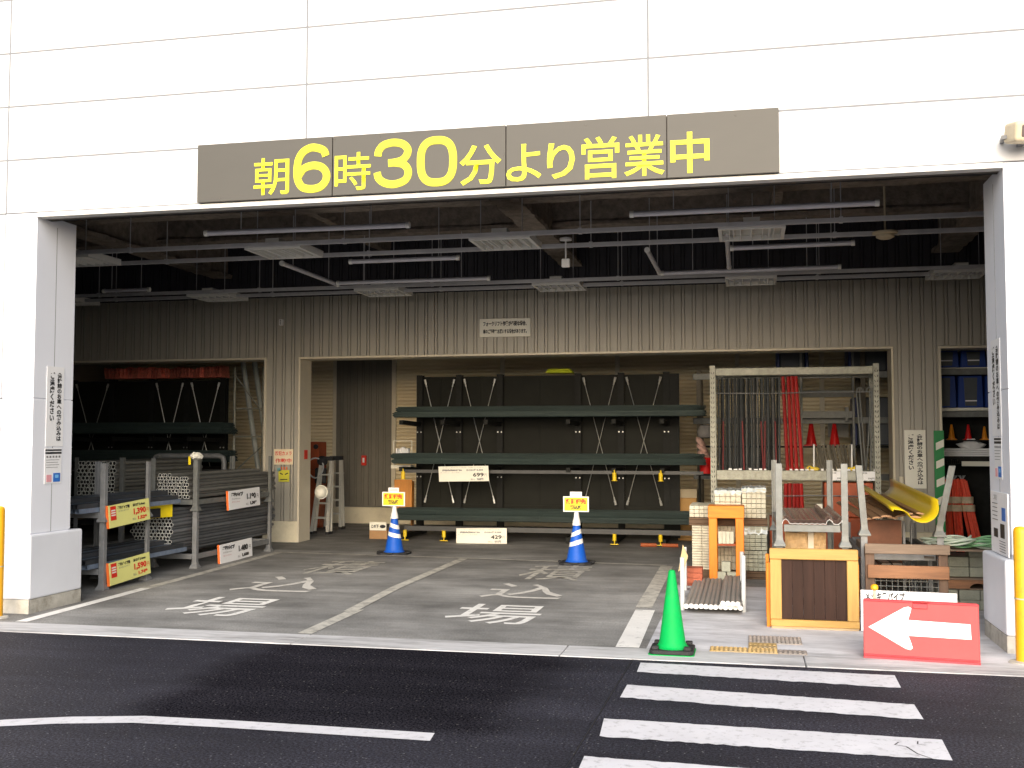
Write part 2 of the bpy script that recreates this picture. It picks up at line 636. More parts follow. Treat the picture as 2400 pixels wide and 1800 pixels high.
# painted lines -------------------------------------------------
def ragged(mb, quad, z, n=46, j=0.012):
    a, b, c, d = [Vector((*p, z)) for p in quad]      # a-b near edge, d-c far edge
    lo, hi = [], []
    for i in range(n + 1):
        t = i / n
        lo.append(a.lerp(b, t) + Vector((0, random.uniform(-j, j), 0)))
        hi.append(d.lerp(c, t) + Vector((0, random.uniform(-j, j) * .5, 0)))
    mb.sheet([lo, hi])
for q in (((-0.843, 8.184), (1.033, 8.058), (1.042, 8.470), (-0.849, 8.527)),
          ((-0.873, 7.359), (1.052, 7.180), (1.051, 7.575), (-0.868, 7.741)),
          ((-0.880, 6.369), (1.069, 6.314), (1.084, 6.732), (-0.907, 6.782)),
          ((-0.900, 5.540), (1.075, 5.480), (1.080, 5.900), (-0.908, 5.956))):
    g = MB()
    ragged(g, q, 0.004)
    struct(g.build('road_marking', M['roadpaint']))
g = MB()
up_, dn_ = [], []
for x, y, w in ((-7.2, 3.7, .18), (-6.2, 4.55, .18), (-5.4, 5.25, .18), (-4.95, 5.60, .175), (-4.55, 5.86, .17), (-4.2, 6.01, .165), (-3.75, 6.13, .165), (-3.2, 6.15, .165), (-2.5, 6.15, .165), (-1.84, 6.145, .165)):
    up_.append((x - .01, y + w / 2, 0.004))
    dn_.append((x + .01, y - w / 2, 0.004))
g.sheet([dn_, up_])
struct(g.build('road_marking', M['roadpaint']))
g = MB()
g.sheet([[(-.925, 8.64, .003), (-.918, 8.64, .003)], [(-.945, 7.6, .003), (-.938, 7.6, .003)], [(-.955, 6.9, .003), (-.949, 6.9, .003)], [(-.99, 5.0, .003), (-.984, 5.0, .003)]])
for pts in ([(.83, 6.62), (.80, 6.56), (.86, 6.53), (.90, 6.40), (.97, 6.31)], [(.94, 6.66), (.93, 6.60), (.97, 6.585)]):
    g.sheet([[(x - .004, y, .0055) for x, y in pts], [(x + .004, y + .002, .0055) for x, y in pts]])
struct(g.build('road_crack', M['ink']))
def bay_line(name, pts, w, m, z=0.004):
    g = MB()
    L_, R_ = [], []
    P_ = [Vector((*p, z)) for p in pts]
    for i, p in enumerate(P_):
        d = (P_[min(i + 1, len(P_) - 1)] - P_[max(i - 1, 0)]).normalized()
        n_ = Vector((d.y, -d.x, 0))
        L_.append(p - n_ * w / 2)
        R_.append(p + n_ * w / 2)
    g.sheet([L_, R_])
    return struct(g.build(name, m))
bay_line('floor_marking', [(-6.87, 9.14), (-6.98, 11.5)], 0.13, M['baypaint'])
bay_line('floor_marking', [(-6.98, 11.5), (-7.18, 15.62)], 0.13, M['baypaint2'])
bay_line('floor_marking', [(-3.945, 9.14), (-3.97, 10.55)], 0.14, M['baypaint2'])
bay_line('floor_marking', [(-4.00, 10.4), (-4.11, 12.2), (-4.13, 15.35)], 0.13, M['baypaint2'], 0.006)
bay_line('floor_marking', [(-1.02, 9.12), (-1.06, 11.15)], 0.20, M['baypaint'])
bay_line('floor_marking', [(-1.09, 11.3), (-1.13, 15.1)], 0.17, M['baypaint2'])
bay_line('floor_marking', [(-7.18, 15.60), (-4.1, 15.42), (-1.13, 15.12)], 0.09, M['baypaint2'], 0.008)
def floor_text(s, x0, x1, y0, y1, m):
    o = text(s, m, None, ((x0 + x1) / 2, (y0 + y1) / 2, 0), 1.0, (1, 0, 0), (0, 1, 0), bold=0.004, fit=(x1 - x0, y1 - y0), name='floor_marking', off=0.005)
    struct(o)
for ch, x0, x1, y0, y1, m_ in (('場', -5.93, -4.97, 9.84, 11.04, 'baypaint'), ('込', -5.98, -4.97, 11.55, 12.86, 'baypaint1'), ('積', -5.90, -5.06, 13.2, 14.76, 'baypaint2'),
                               ('場', -2.97, -2.05, 10.0, 11.18, 'baypaint'), ('込', -2.98, -2.05, 11.66, 12.84, 'baypaint1'), ('積', -2.94, -2.09, 13.26, 14.85, 'baypaint2')):
    floor_text(ch, x0, x1, y0, y1, M[m_])

# ================================================================ BUILDING
bld = thing('store_building', 'white panelled store building with a wide open loading bay and taupe signboard over it', 'building', (-2.5, 9.6, 0))
g = MB()
xs = [-24.2, -20.83, -17.5, -14.17, -10.84, -7.51, -4.18, -0.855, 2.475, 5.8, 9.13, 12.46, 15.8]
zs = [4.098, 4.66, 5.225, 5.795, 6.37, 6.94, 7.51, 8.08]
gp = 0.0075
for a, b in zip(xs, xs[1:]):
    for c, d in zip(zs, zs[1:]):
        g.box(a + gp, b - gp, 9.6, 9.68, c + gp, d - gp)
    for c, d in ((-0.02, 2.18), (2.18, 4.098)):
        aa, bb = a, b
        if a > -7.6 and b < 2.5 and not (a < -7.5 and False):
            if a >= -7.52 and b <= 2.48:
                continue
        g.box(aa + gp, bb - gp, 9.6, 9.68, c + gp, d - gp)
g.build('facade', M['white'], bld, bevel=0.004)
g = MB()
g.box(-24.2, -7.515, 9.6035, 9.78, -0.02, 8.075)
g.box(2.48, 15.8, 9.6035, 9.78, -0.02, 8.075)
g.box(-7.515, 2.48, 9.6035, 9.78, 4.10, 8.075)
g.each('joint_sealant', M['sealant'], bld)
# the fascia's metal trim over the opening
g = MB()
g.box(-7.135, 2.125, 9.575, 9.70, 4.045, 4.072)
g.box(-7.135, 2.125, 9.588, 9.70, 4.074, 4.094)
g.build('lintel_trim', M['trimw'], bld, bevel=0.003)
g = MB()
g.box(-7.13, 2.12, 9.70, 9.79, 4.05, 4.099)
g.build('soffit', M['seam'], bld)
# pillars
def pillar(x_in, x_out, yb, ybase, zt, side):
    a, b = sorted((x_in, x_out))
    g = MB()
    for c, d in ((0.80, 2.176), (2.184, 4.095)):
        g.box(a, b, 9.602, yb, c, d)
    g.box(a + .01, b - .01, 9.61, yb - .01, 0.0, 4.09)
    p = g.build('pillar', M['pillarpaint'], bld, bevel=0.004)
    e = -0.045 * side
    a2, b2 = sorted((x_in + (0.04 if side > 0 else 0.07) * side, x_out - .0 * side))
    q = MB()
    q.box(a2, b2, 9.555, ybase, 0.14, zt)
    q.build('plinth', M['plinth'], p, bevel=0.02, segs=2)
    q = MB()
    q.box(a2 + .006, b2 - .006, 9.561, ybase - .006, -0.02, 0.139)
    q.build('footing', M['oldcon'], p)
    # vertical joint on the inner face
    q = MB()
    ym = (9.6 + yb) / 2
    xx = x_in + 0.0015 * side
    q.box(min(xx, x_in - .01 * side), max(xx, x_in - .01 * side), ym - .004, ym + .004, 0.80, 4.0)
    q.build('joint', M['grey_ink'], p)
    return p
pillar(-7.14, -7.512, 10.26, 10.43, 0.79, 1)
pillar(2.125, 2.478, 10.38, 10.43, 0.76, -1)

# inner wall of ribbed siding with its three openings
def ribs(mb, x0, x1, z0, z1, y, per=0.172, depth=0.034):
    xs_ = []
    x = math.ceil(x0 / per) * per
    prof = [(x0, 0)]
    while x < x1 - 0.09:
        for dx, dp in ((0, 0), (.001, depth), (.015, depth), (.016, 0), (.052, 0), (.053, depth), (.067, depth), (.068, 0)):
            if x + dx > x0 + .002:
                prof.append((x + dx, dp))
        x += per
    prof.append((x1, 0))
    mb.sheet([[(a, y + d, z0) for a, d in prof], [(a, y + d, z1) for a, d in prof]])
g = MB()
ribs(g, -14, 7, 3.19, 4.24, 17.24)
ribs(g, -8.21, -7.58, 0.358, 3.19, 17.24)
ribs(g, 2.17, 2.85, 0.358, 3.19, 17.24)
iw = g.build('partition_wall', M['siding'], bld)
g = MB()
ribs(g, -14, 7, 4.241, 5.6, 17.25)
g.build('shaded_upper_siding', M['shadedsiding'], iw)  # same ribbed wall higher up, its darkness under the ceiling put into the colour
g = MB()
g.box(-14, 7, 17.29, 17.66, 3.19, 5.6)
for a, b in ((-8.2, -7.59), (2.18, 2.84)):
    g.box(a, b, 17.29, 17.66, 0.0, 3.188)
g.build('wall_core', M['siding'], iw)
g = MB()
for a, b in ((-8.205, -7.585), (2.175, 2.845)):
    g.box(a, b, 17.215, 17.66, -0.02, 0.356)
g.each('wall_base', M['base'], iw, bevel=0.006)
def frame(x0, x1, z1):
    g = MB()
    t = 0.035
    for a, b in ((x0 - t, x0), (x1, x1 + t)):
        if -13.5 < a < 6.5:
            g.box(a, b, 17.205, 17.69, 0.0, z1)
    g.box(x0 - t, x1 + t, 17.205, 17.69, z1, z1 + t)
    g.build('opening_frame', M['trim'], iw, bevel=0.004)
frame(-13.9, -8.23, 3.155)
frame(-7.555, 2.15, 3.155)
frame(2.87, 6.9, 3.145)
# rear wall, horizontal siding, with posts and a dark sliding door
g = MB()
prof = []
z = 0.34
while z < 5.5:
    prof += [(z, .040), (z + .036, 0), (z + .0735, .004)]
    z += 0.074
rows = [[(x, 21.5 + d, zz) for zz, d in prof] for x in (-14, 7)]
g.sheet(rows)
rw = g.build('rear_wall', M['hsiding'], bld)
g = MB()
g.box(-14, 7, 21.44, 21.6, -0.02, 0.338)
g.build('wall_base', M['base'], rw, bevel=0.008)
g = MB()
for x in (-8.62, -7.30, -4.95, -2.57, -0.2, 1.4, 4.2):
    g.box(x - .045, x + .045, 21.45, 21.53, 0.34, 5.5)
g.each('cover_strip', M['trim'], rw)
g = MB()
ribs(g, -8.57, -7.35, 0.36, 5.4, 21.42, per=0.16, depth=0.02)
g.box(-8.57, -7.35, 21.445, 21.49, 0.345, 5.4)
d_ = g.build('sliding_door', M['darkdoor'], rw)
# side walls and ceiling
g = MB()
g.box(-14.2, -14.0, 9.78, 21.6, -0.02, 5.8)
g.box(7.0, 7.2, 9.78, 21.6, -0.02, 5.8)
g.each('side_wall', M['siding'], bld)
g = MB()
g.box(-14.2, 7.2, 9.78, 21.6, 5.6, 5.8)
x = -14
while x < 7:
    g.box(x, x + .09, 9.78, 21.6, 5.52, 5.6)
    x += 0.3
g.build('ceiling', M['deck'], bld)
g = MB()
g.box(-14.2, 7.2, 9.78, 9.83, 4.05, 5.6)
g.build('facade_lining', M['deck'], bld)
def hbeam(a, b, w, z0, z1):
    g = MB()
    n = 60
    a, b = Vector(a), Vector(b)
    d = (b - a).normalized()
    r = Vector((d.y, -d.x, 0))
    out = [(-w / 2, z0), (w / 2, z0), (w / 2 + .005, z0 + .05), (.08, z0 + .09), (.08, z1 - .05), (-.08, z1 - .05), (-.08, z0 + .09), (-w / 2 - .005, z0 + .05)]
    rows = []
    for i in range(n + 1):
        p = a.lerp(b, i / n)
        row = []
        for s_, zz in out + out[:1]:
            row.append(p + r * s_ + Vector((0, 0, zz)) + Vector((random.uniform(-.012, .012), random.uniform(-.012, .012), random.uniform(-.012, .012))))
        rows.append(row)
    g.sheet(rows)
    return g.build('ceiling_beam', M['fire'], bld)
hbeam((-9.03, 9.85, 0), (-9.03, 17.2, 0), 0.34, 4.6, 5.2)
hbeam((-2.80, 9.85, 0), (-2.80, 17.2, 0), 0.34, 4.6, 5.2)
hbeam((2.95, 9.85, 0), (2.95, 17.2, 0), 0.38, 4.6, 5.2)
hbeam((-14, 12.42, 0), (7, 12.42, 0), 0.28, 4.62, 5.3)
hbeam((-14, 10.15, 0), (7, 10.15, 0), 0.25, 4.75, 5.3)
hbeam((-14, 15.0, 0), (7, 15.0, 0), 0.22, 4.8, 5.3)
for x in (-6.0, 0.4):
    hbeam((x, 9.85, 0), (x, 17.2, 0), 0.14, 4.95, 5.4)

# ================================================================ CEILING FITTINGS
def hanger(g, x, y, z, zt=4.95):
    g.tube([(x, y, z), (x, y, zt)], 0.006, 6)
LX = [-8.517, -5.64, -2.80, 0.06, 2.91]
def lamp(x, y, label):
    t = thing('ceiling_light', label, 'ceiling light', (x, y, 4.1), 'square ceiling lights of the loading bay')
    g = MB()
    w = 0.365
    z0, z1 = 4.08, 4.15
    for a in (0, 1, 2, 3):
        c, s_ = [(1, 0), (0, 1), (-1, 0), (0, -1)][a]
        p = [(x + (c * w - s_ * w), y + (s_ * w + c * w)), (x + (c * w + s_ * w), y + (s_ * w - c * w))]
        w2 = w - .04
        q = [(x + (c * w2 - s_ * w2), y + (s_ * w2 + c * w2)), (x + (c * w2 + s_ * w2), y + (s_ * w2 - c * w2))]
        g._add([(*p[0], z0), (*p[1], z0), (*q[1], z0), (*q[0], z0), (*p[0], z1), (*p[1], z1), (*q[1], z1), (*q[0], z1)],
               [(0, 1, 2, 3), (0, 4, 5, 1), (3, 2, 6, 7), (4, 7, 6, 5)])
    g.box(x - w, x + w, y - w, y + w, z1 - .002, z1 + .012)
    g.box(x - .09, x + .09, y - w, y - .05, z1 + .012, z1 + .06)
    g.build('housing', M['lamp'], t)
    g = MB()
    g.box(x - w + .045, x + w - .045, y - w + .045, y + w - .045, z1 - .012, z1 - .004)
    g.build('reflector', M['lampdiff'], t)
    g = MB()
    for k in range(1, 6):
        xx = x - w + k * 2 * w / 6
        g.beam((xx, y - w + .045, z0 + .03), (xx, y + w - .045, z0 + .03), .012, .05)
    g.each('louvre', M['lamp'], t)
    g = MB()
    for k in (-.2, 0, .2):
        g.tube([(x + k, y - w + .05, z1 - .03), (x + k, y + w - .05, z1 - .03)], .014, 8)
    g.each('lamp_tube', M['white_pl'], t)
    g = MB()
    hanger(g, x - .25, y - .25, z1 + .01)
    hanger(g, x + .25, y - .25, z1 + .01)
    g.each('hanger_rod', M['rail'], t)
lamp(LX[0], 12.33, 'louvred ceiling light in the front row, partly hidden by the left pillar')
lamp(LX[1], 12.33, 'louvred ceiling light in the front row, below the left end of the yellow lettering')
lamp(LX[2], 12.33, 'louvred ceiling light in the front row, under the middle ceiling beam')
lamp(LX[3], 12.33, 'louvred ceiling light in the front row, the one furthest right of that row')
lamp(-11.3, 16.05, 'louvred ceiling light in the back row, mostly hidden by the left pillar')
lamp(LX[0], 16.05, 'louvred ceiling light in the back row, above the left wall opening')
lamp(LX[1], 16.05, 'louvred ceiling light in the back row, left of the one above the forklift notice')
lamp(LX[2], 16.05, 'louvred ceiling light in the back row, right above the forklift notice')
lamp(LX[3], 16.05, 'louvred ceiling light in the back row, above the tall shelf of stakes')
lamp(LX[4], 16.05, 'louvred ceiling light in the back row, touching the right pillar')
def wire_rail(y, z, label):
    t = thing('wiring_rail', label, 'lighting rail', (-3.5, y, z), 'long rails carrying the ceiling lights')
    g = MB()
    g.box(-13.9, 6.9, y - .025, y + .025, z, z + .045)
    g.box(-13.9, 6.9, y - .012, y + .012, z - .006, z + .0)
    g.build('channel', M['rail'], t)
    g = MB()
    x = -13.2
    while x < 6.5:
        g.mark()
        hanger(g, x, y, z + .05)
        g.box(x - .02, x + .02, y - .034, y + .034, z - .01, z + .055)
        x += 2.84
    g.each('hanger', M['rail'], t)
wire_rail(11.90, 4.10, 'straight grey rail along the near edge of the front row of lights')
wire_rail(12.76, 4.10, 'straight grey rail along the far edge of the front row of lights')
wire_rail(15.52, 4.10, 'straight grey rail along the near edge of the back row of lights')
wire_rail(16.00, 4.09, 'straight grey rail running behind the back row of lights')
def conduit(a, b, label, r=0.03):
    t = thing('hanging_pipe', label, 'pipe', tuple((Vector(a) + Vector(b)) / 2), 'grey pipes hung in rectangles under the ceiling')
    a, b = Vector(a), Vector(b)
    g = MB()
    g.tube([a, b], r, 10)
    g.build('pipe', M['pipe'], t, smooth=True)
    g = MB()
    d = (b - a).normalized()
    for p, s_ in ((a, -1), (b, 1)):
        g.tube([p - d * s_ * .03, p + d * s_ * .012], r * 1.2, 10)
    g.each('end_cap', M['lamp'], t, smooth=True)
    g = MB()
    for k in (.18, .82):
        p = a.lerp(b, k)
        g.tube([p, p + Vector((0, 0, .75))], 0.006, 6)
    g.each('hanger_rod', M['rail'], t)
conduit((-6.00, 11.0, 4.10), (-3.60, 11.05, 4.10), 'near hanging pipe left of the middle beam, right behind the fascia')
conduit((-1.17, 11.02, 4.10), (1.28, 11.01, 4.10), 'near hanging pipe on the right, right behind the fascia')
conduit((-5.10, 13.18, 4.10), (-3.62, 13.18, 4.10), 'short hanging pipe left of the middle beam, between the two light rows')
conduit((-5.98, 14.95, 4.10), (-3.65, 14.98, 4.10), 'far hanging pipe left of the middle beam, just before the back row of lights')
conduit((-6.03, 13.1, 4.10), (-6.04, 15.1, 4.10), 'hanging pipe running front to back, left of the middle beam and starting at a light')
conduit((-1.197, 13.15, 4.10), (-1.195, 15.0, 4.10), 'hanging pipe running front to back, just right of the dangling white sensor')
conduit((-1.17, 15.06, 4.10), (1.24, 15.0, 4.10), 'far hanging pipe on the right, just before the back row of lights')
conduit((-0.18, 13.25, 4.10), (1.25, 13.2, 4.10), 'short hanging pipe on the right, behind the front row of lights')
conduit((-0.22, 12.5, 4.16), (-0.23, 14.7, 4.10), 'hanging pipe running front to back below the rightmost front light')
conduit((-9.9, 14.95, 4.10), (-9.1, 14.95, 4.10), 'far hanging pipe beside the left pillar')
t = thing('hanging_sensor', 'small white sensor box dangling on a rod from a round rose under the middle beam', 'sensor', (-2.14, 12.7, 3.84))
g = MB()
g.tube([(-2.14, 12.7, 3.93), (-2.14, 12.7, 4.20)], .010, 8)
g.build('rod', M['white_pl'], t)
g = MB()
g.lathe([(.01, 0), (.075, .005), (.075, .03), (.02, .045)], (-2.14, 12.7, 4.17), 18)
g.build('rose', M['white_pl'], t, smooth=True)
g = MB()
g.box(-2.19, -2.09, 12.67, 12.73, 3.845, 3.95)
g.build('box', M['white_pl'], t, bevel=.012, segs=2)
t = thing('smoke_detector', 'round beige detector hung below the rails near the right pillar', 'detector', (1.54, 12.64, 4.0))
g = MB()
g.lathe([(.06, 0), (.10, .02), (.10, .05), (.14, .06), (.14, .08), (.03, .09)], (1.54, 12.64, 4.03), 24)
g.tube([(1.54, 12.64, 4.11), (1.54, 12.64, 4.9)], .012, 8)
g.build('housing', M['bead'], t, smooth=True)

# ================================================================ SIGNS ON THE BUILDING
sg = thing('shop_sign', 'long taupe signboard with bright yellow Japanese lettering above the loading bay', 'sign', (-2.5, 9.55, 4.07))
xs = [-5.31, -3.882, -2.169, -0.687, 0.296]
for a, b in zip(xs, xs[1:]):
    g = MB()
    g.box(a + .004, b - .004, 9.545, 9.572, 4.10, 4.676)
    g.build('board_panel', M['signboard'], sg, bevel=.002)
g = MB()
g.box(-5.305, 0.291, 9.573, 9.598, 4.105, 4.671)
g.build('backing', M['seam'], sg)
g = MB()
for x, z in ((-5.29, 4.40), (-5.06, 4.13), (-3.90, 4.40), (-3.86, 4.65), (-2.19, 4.40), (-2.20, 4.13), (-0.71, 4.40), (-0.08, 4.63), (-1.42, 4.63), (-3.4, 4.65)):
    g.tube([(x, 9.546, z), (x, 9.540, z)], .006, 8)
g.each('screw', M['seam'], sg)
for ch, x0, x1, z0, z1, b in (('朝', -4.697, -4.33, 4.14, 4.50, .003), ('6', -4.286, -3.902, 4.138, 4.614, -.010), ('時', -3.854, -3.495, 4.143, 4.504, .004), ('3', -3.464, -3.077, 4.138, 4.614, -.010),
                              ('0', -3.033, -2.636, 4.136, 4.61, -.010), ('分', -2.611, -2.214, 4.129, 4.502, .010), ('よ', -2.162, -1.838, 4.142, 4.484, .006), ('り', -1.777, -1.524, 4.147, 4.473, .012),
                              ('営', -1.457, -1.117, 4.127, 4.51, .007), ('業', -1.068, -0.71, 4.132, 4.502, .006), ('中', -0.653, -0.313, 4.136, 4.503, .012)):
    c = ((x0 + x1) / 2, 9.545, (z0 + z1) / 2)
    if ch in '630':
        continue
    text(ch, M['yellowletter'], sg, c, 1.0, bold=b, fit=(x1 - x0, z1 - z0), off=.006)
    text(ch, M['olive'], sg, c, 1.0, bold=b + (.008 if ch not in '時朝よ' else .0), fit=(x1 - x0 + .010, z1 - z0 + .010), off=.003)
def smooth_path(p, n=8):
    out = []
    P = [p[0]] + list(p) + [p[-1]]
    for k in range(1, len(P) - 2):
        a, b, c, d = [Vector(q) for q in P[k - 1:k + 3]]
        for s_ in range(n):
            t = s_ / n
            out.append(.5 * ((2 * b) + (c - a) * t + (2 * a - 5 * b + 4 * c - d) * t * t + (3 * b - a - 3 * c + d) * t ** 3))
    out.append(Vector(p[-1]))
    return out
def digit(paths, x0, x1, z0, z1, wd):
    w, h = x1 - x0, z1 - z0
    for m_, y, k in (('yellowletter', 9.5375, wd / 2), ('olive', 9.5415, wd / 2 + .006)):
        g = MB()
        for closed, p in paths:
            q = [Vector((x0 + u * w, z0 + v * h)) for u, v in (p if closed else smooth_path(p))]
            N_ = len(q)
            lo, hi = [], []
            for i in range(N_ + (1 if closed else 0)):
                a, b = (q[(i - 1) % N_], q[(i + 1) % N_]) if closed else (q[max(i - 1, 0)], q[min(i + 1, N_ - 1)])
                d = (b - a).normalized()
                n_ = Vector((-d.y, d.x))
                c_ = q[i % N_]
                yy = y + (0 if closed else .0018 * i / N_) + .0009 * paths.index((closed, p))
                lo.append((c_.x - n_.x * k, yy, c_.y - n_.y * k))
                hi.append((c_.x + n_.x * k, yy, c_.y + n_.y * k))
            g.sheet([lo, hi])
        g.build('lettering', M[m_], sg)
def superellipse(hu, hv, e, n=48):
    out = []
    for k in range(n):
        a = 2 * math.pi * k / n
        c, s_ = math.cos(a), math.sin(a)
        out.append((.5 + hu * math.copysign(abs(c) ** (2 / e), c), .5 + hv * math.copysign(abs(s_) ** (2 / e), s_)))
    return out
digit([(False, [(.88, .736), (.82, .847), (.65, .91), (.47, .922), (.27, .847), (.145, .69), (.105, .47), (.13, .28), (.25, .125), (.49, .075), (.73, .11), (.88, .236), (.89, .39), (.76, .514), (.53, .556), (.29, .50), (.15, .36)])], -4.286, -3.902, 4.138, 4.614, .067)
digit([(False, [(.115, .664), (.14, .773), (.26, .88), (.505, .923), (.75, .883), (.88, .773), (.854, .65), (.73, .555), (.54, .52), (.383, .513)]), (False, [(.40, .513), (.58, .512), (.76, .475), (.87, .39), (.895, .268), (.80, .145), (.54, .082), (.296, .117), (.14, .213), (.094, .336)])], -3.464, -3.077, 4.138, 4.614, .065)
digit([(True, superellipse(.40, .425, 2.7))], -3.033, -2.636, 4.136, 4.61, .067)

NOTICE = '会計前のお車への積み込みは', 'ご遠慮ください'
def vertical_notice(label, at, w, h, right, m='sheet'):
    t = thing('vertical_notice', label, 'notice', at, 'tall white notices with the same two columns of Japanese writing')
    g = MB()
    board(g, at, w, h, right, (0, 0, 1), .004)
    g.build('board', M[m], t)
    r = Vector(right).normalized()
    at = Vector(at)
    hh = h * .86
    text('\n'.join(NOTICE[0]), M['ink'], t, at + r * w * .22 + Vector((0, 0, .0)), 1.0, right, bold=.035, fit=(w * .29, hh))
    n2 = h * .61
    text('\n'.join(NOTICE[1]), M['ink'], t, at - r * w * .20 + Vector((0, 0, hh / 2 - n2 / 2 - h * .0)), 1.0, right, bold=.035, fit=(w * .29, n2))
    return t
vertical_notice('tall white notice with two columns of black writing on the left pillar', (-7.134, 9.952, 2.105), 0.285, 0.84, (0, 1, 0))
vertical_notice('tall white notice with two columns of black writing on the right pillar', (2.119, 10.03, 2.21), 0.345, 0.845, (0, -1, 0))
vertical_notice('tall cream notice with two columns of black writing on the ribbed wall', (2.472, 17.205, 1.463), 0.305, 0.885, (1, 0, 0), 'cream')
def info_poster(label, at, w, h, right):
    t = thing('info_poster', label, 'poster', at, 'small posters with a black heading below the tall notices')
    r, at = Vector(right), Vector(at)
    U = Vector((0, 0, 1))
    g = MB()
    board(g, at, w, h, right, (0, 0, 1), .003)
    g.build('paper', M['sheet'], t)
    n = r.cross(U)
    g = MB()
    board(g, at + U * h * .445 + n * .002, w * .96, h * .045, right, (0, 0, 1), .001)
    board(g, at + U * h * .365 + n * .002, w * .96, h * .055, right, (0, 0, 1), .001)
    g.build('heading', M['ink'], t)
    g = MB()
    for k in range(5):
        board(g, at + U * h * (.27 - .012) + r * w * (-.36 + k * .18) + n * .002, w * .11, h * .055, right, (0, 0, 1), .001)
    for k in range(4):
        board(g, at + U * h * (.17 - .07 * k) - r * w * (.05 + .03 * (k % 2)) + n * .002, w * (.8 - .1 * (k % 2)), h * .012, right, (0, 0, 1), .001)
    g.build('small_print', M['grey_ink'], t)
    g = MB()
    board(g, at - U * h * .33 + r * w * .22 + n * .002, w * .42, h * .25, right, (0, 0, 1), .001)
    g.build('blue_picture', M['blueink'], t)
    g = MB()
    board(g, at - U * h * .30 + r * w * .22 + n * .0035, w * .2, h * .09, right, (0, 0, 1), .001)
    g.build('picture_detail', mat('light blue ink', (.2, .5, .85), .5), t)
    g = MB()
    board(g, at - U * h * .35 - r * w * .24 + n * .002, w * .3, h * .2, right, (0, 0, 1), .001)
    g.build('pink_picture', M['pinkink'], t)
info_poster('small poster with black bars and a blue picture on the left pillar', (-7.134, 9.940, 1.482), .277, .37, (0, 1, 0))
info_poster('small poster with black bars and a blue picture on the right pillar', (2.119, 10.01, 1.598), .275, .365, (0, -1, 0))
t = thing('information_board', 'wide white information panel low on the right pillar, with a blue badge and dark pictures', 'panel', (2.11, 9.99, .8))
g = MB()
board(g, (2.108, 9.975, 1.035), .64, .535, (0, -1, 0), (0, 0, 1), .012)
g.build('board', M['sheet'], t, bevel=.003)
g = MB()
board(g, (2.105, 9.80, 1.12), .13, .11, (0, -1, 0), (0, 0, 1), .002)
g.build('blue_badge', M['blueink'], t)
g = MB()
board(g, (2.105, 9.85, .975), .15, .12, (0, -1, 0), (0, 0, 1), .002)
board(g, (2.105, 10.10, .945), .15, .075, (0, -1, 0), (0, 0, 1), .002)
g.each('dark_picture', M['ink'], t)
g = MB()
for k in range(5):
    board(g, (2.105, 10.12, 1.20 - .035 * k), .20 - .03 * (k % 2), .007, (0, -1, 0), (0, 0, 1), .002)
    board(g, (2.105, 9.86, .885 - .022 * k), .22, .006, (0, -1, 0), (0, 0, 1), .002)
g.build('small_print', M['grey_ink'], t)
text('ご案内', M['grey_ink'], t, (2.104, 10.10, 1.25), .05, (0, -1, 0), off=.001)

t = thing('forklift_notice', 'wide white two-line forklift notice high on the ribbed wall', 'notice', (-3.925, 17.2, 3.46))
g = MB()
board(g, (-3.925, 17.2, 3.618), .866, .305, (1, 0, 0), (0, 0, 1), .02)
g.build('board', M['cream'], t, bevel=.003)
text('フォークリフト作業が必要な場合、', M['ink'], t, (-3.925, 17.2, 3.685), .1, bold=.005, fit=(.74, .085))
text('車のご移動をお願いする場合があります。', M['ink'], t, (-3.925, 17.2, 3.555), .1, bold=.005, fit=(.74, .08))
t = thing('wall_box', 'tiny white box with two sockets high on the ribbed wall above the left pier', 'junction box', (-7.918, 17.2, 3.74))
g = MB()
g.box(-7.949, -7.887, 17.17, 17.235, 3.745, 3.852)
g.build('case', M['white_pl'], t, bevel=.006)
g = MB()
for z in (3.77, 3.80, 3.83):
    g.box(-7.93, -7.906, 17.166, 17.171, z - .009, z + .009)
g.build('socket', M['grey_ink'], t)
t = thing('warning_notice', 'cream notice with two lines of red writing on the left pier', 'notice', (-7.846, 17.2, 1.33))
g = MB()
board(g, (-7.846, 17.2, 1.464), .355, .27, (1, 0, 0), (0, 0, 1), .006)
g.build('board', mat('peach sheet', (.80, .68, .48), .5), t)
text('防犯カメラ', M['redink'], t, (-7.846, 17.2, 1.525), .1, bold=.002, fit=(.30, .075))
text('作動中', M['redink'], t, (-7.846, 17.2, 1.40), .1, bold=.002, fit=(.30, .075))
t = thing('face_sticker', 'yellow sticker with slanting dark brows on the left pier under the red-lettered notice', 'sticker', (-7.835, 17.2, 1.03))
g = MB()
board(g, (-7.835, 17.2, 1.135), .20, .20, (1, 0, 0), (0, 0, 1), .005)
g.build('square', mat('acid yellow sheet', (.66, .62, .06), .5), t)
g = MB()
for s_ in (-1, 1):
    g.beam((-7.835 + s_ * .075, 17.199, 1.185), (-7.835 + s_ * .02, 17.199, 1.16), .004, .02, up=(0, 0, 1))
g.beam((-7.90, 17.199, 1.075), (-7.77, 17.199, 1.075), .004, .016, up=(0, 0, 1))
g.each('brow', M['ink'], t)
g = MB()
for k in (-.05, 0, .05):
    board(g, (-7.835 + k, 17.2, 1.265), .022, .05, (1, 0, 0), (0, 0, 1), .005)
g.build('mark', M['orangeink'], t)
g = MB()
board(g, (-7.925, 17.2, 1.245), .07, .06, (1, 0, 0), (0, 0, 1), .005)
g.build('blue_mark', mat('teal ink', (.16, .36, .38), .5), t)
t = thing('red_plate', 'small red plate on the frame of the centre opening, left side', 'sign', (-7.48, 17.66, 1.42))
g = MB()
board(g, (-7.552, 17.48, 1.50), .14, .16, (0, 1, 0), (0, 0, 1), .004)
g.build('plate', M['redink'], t)

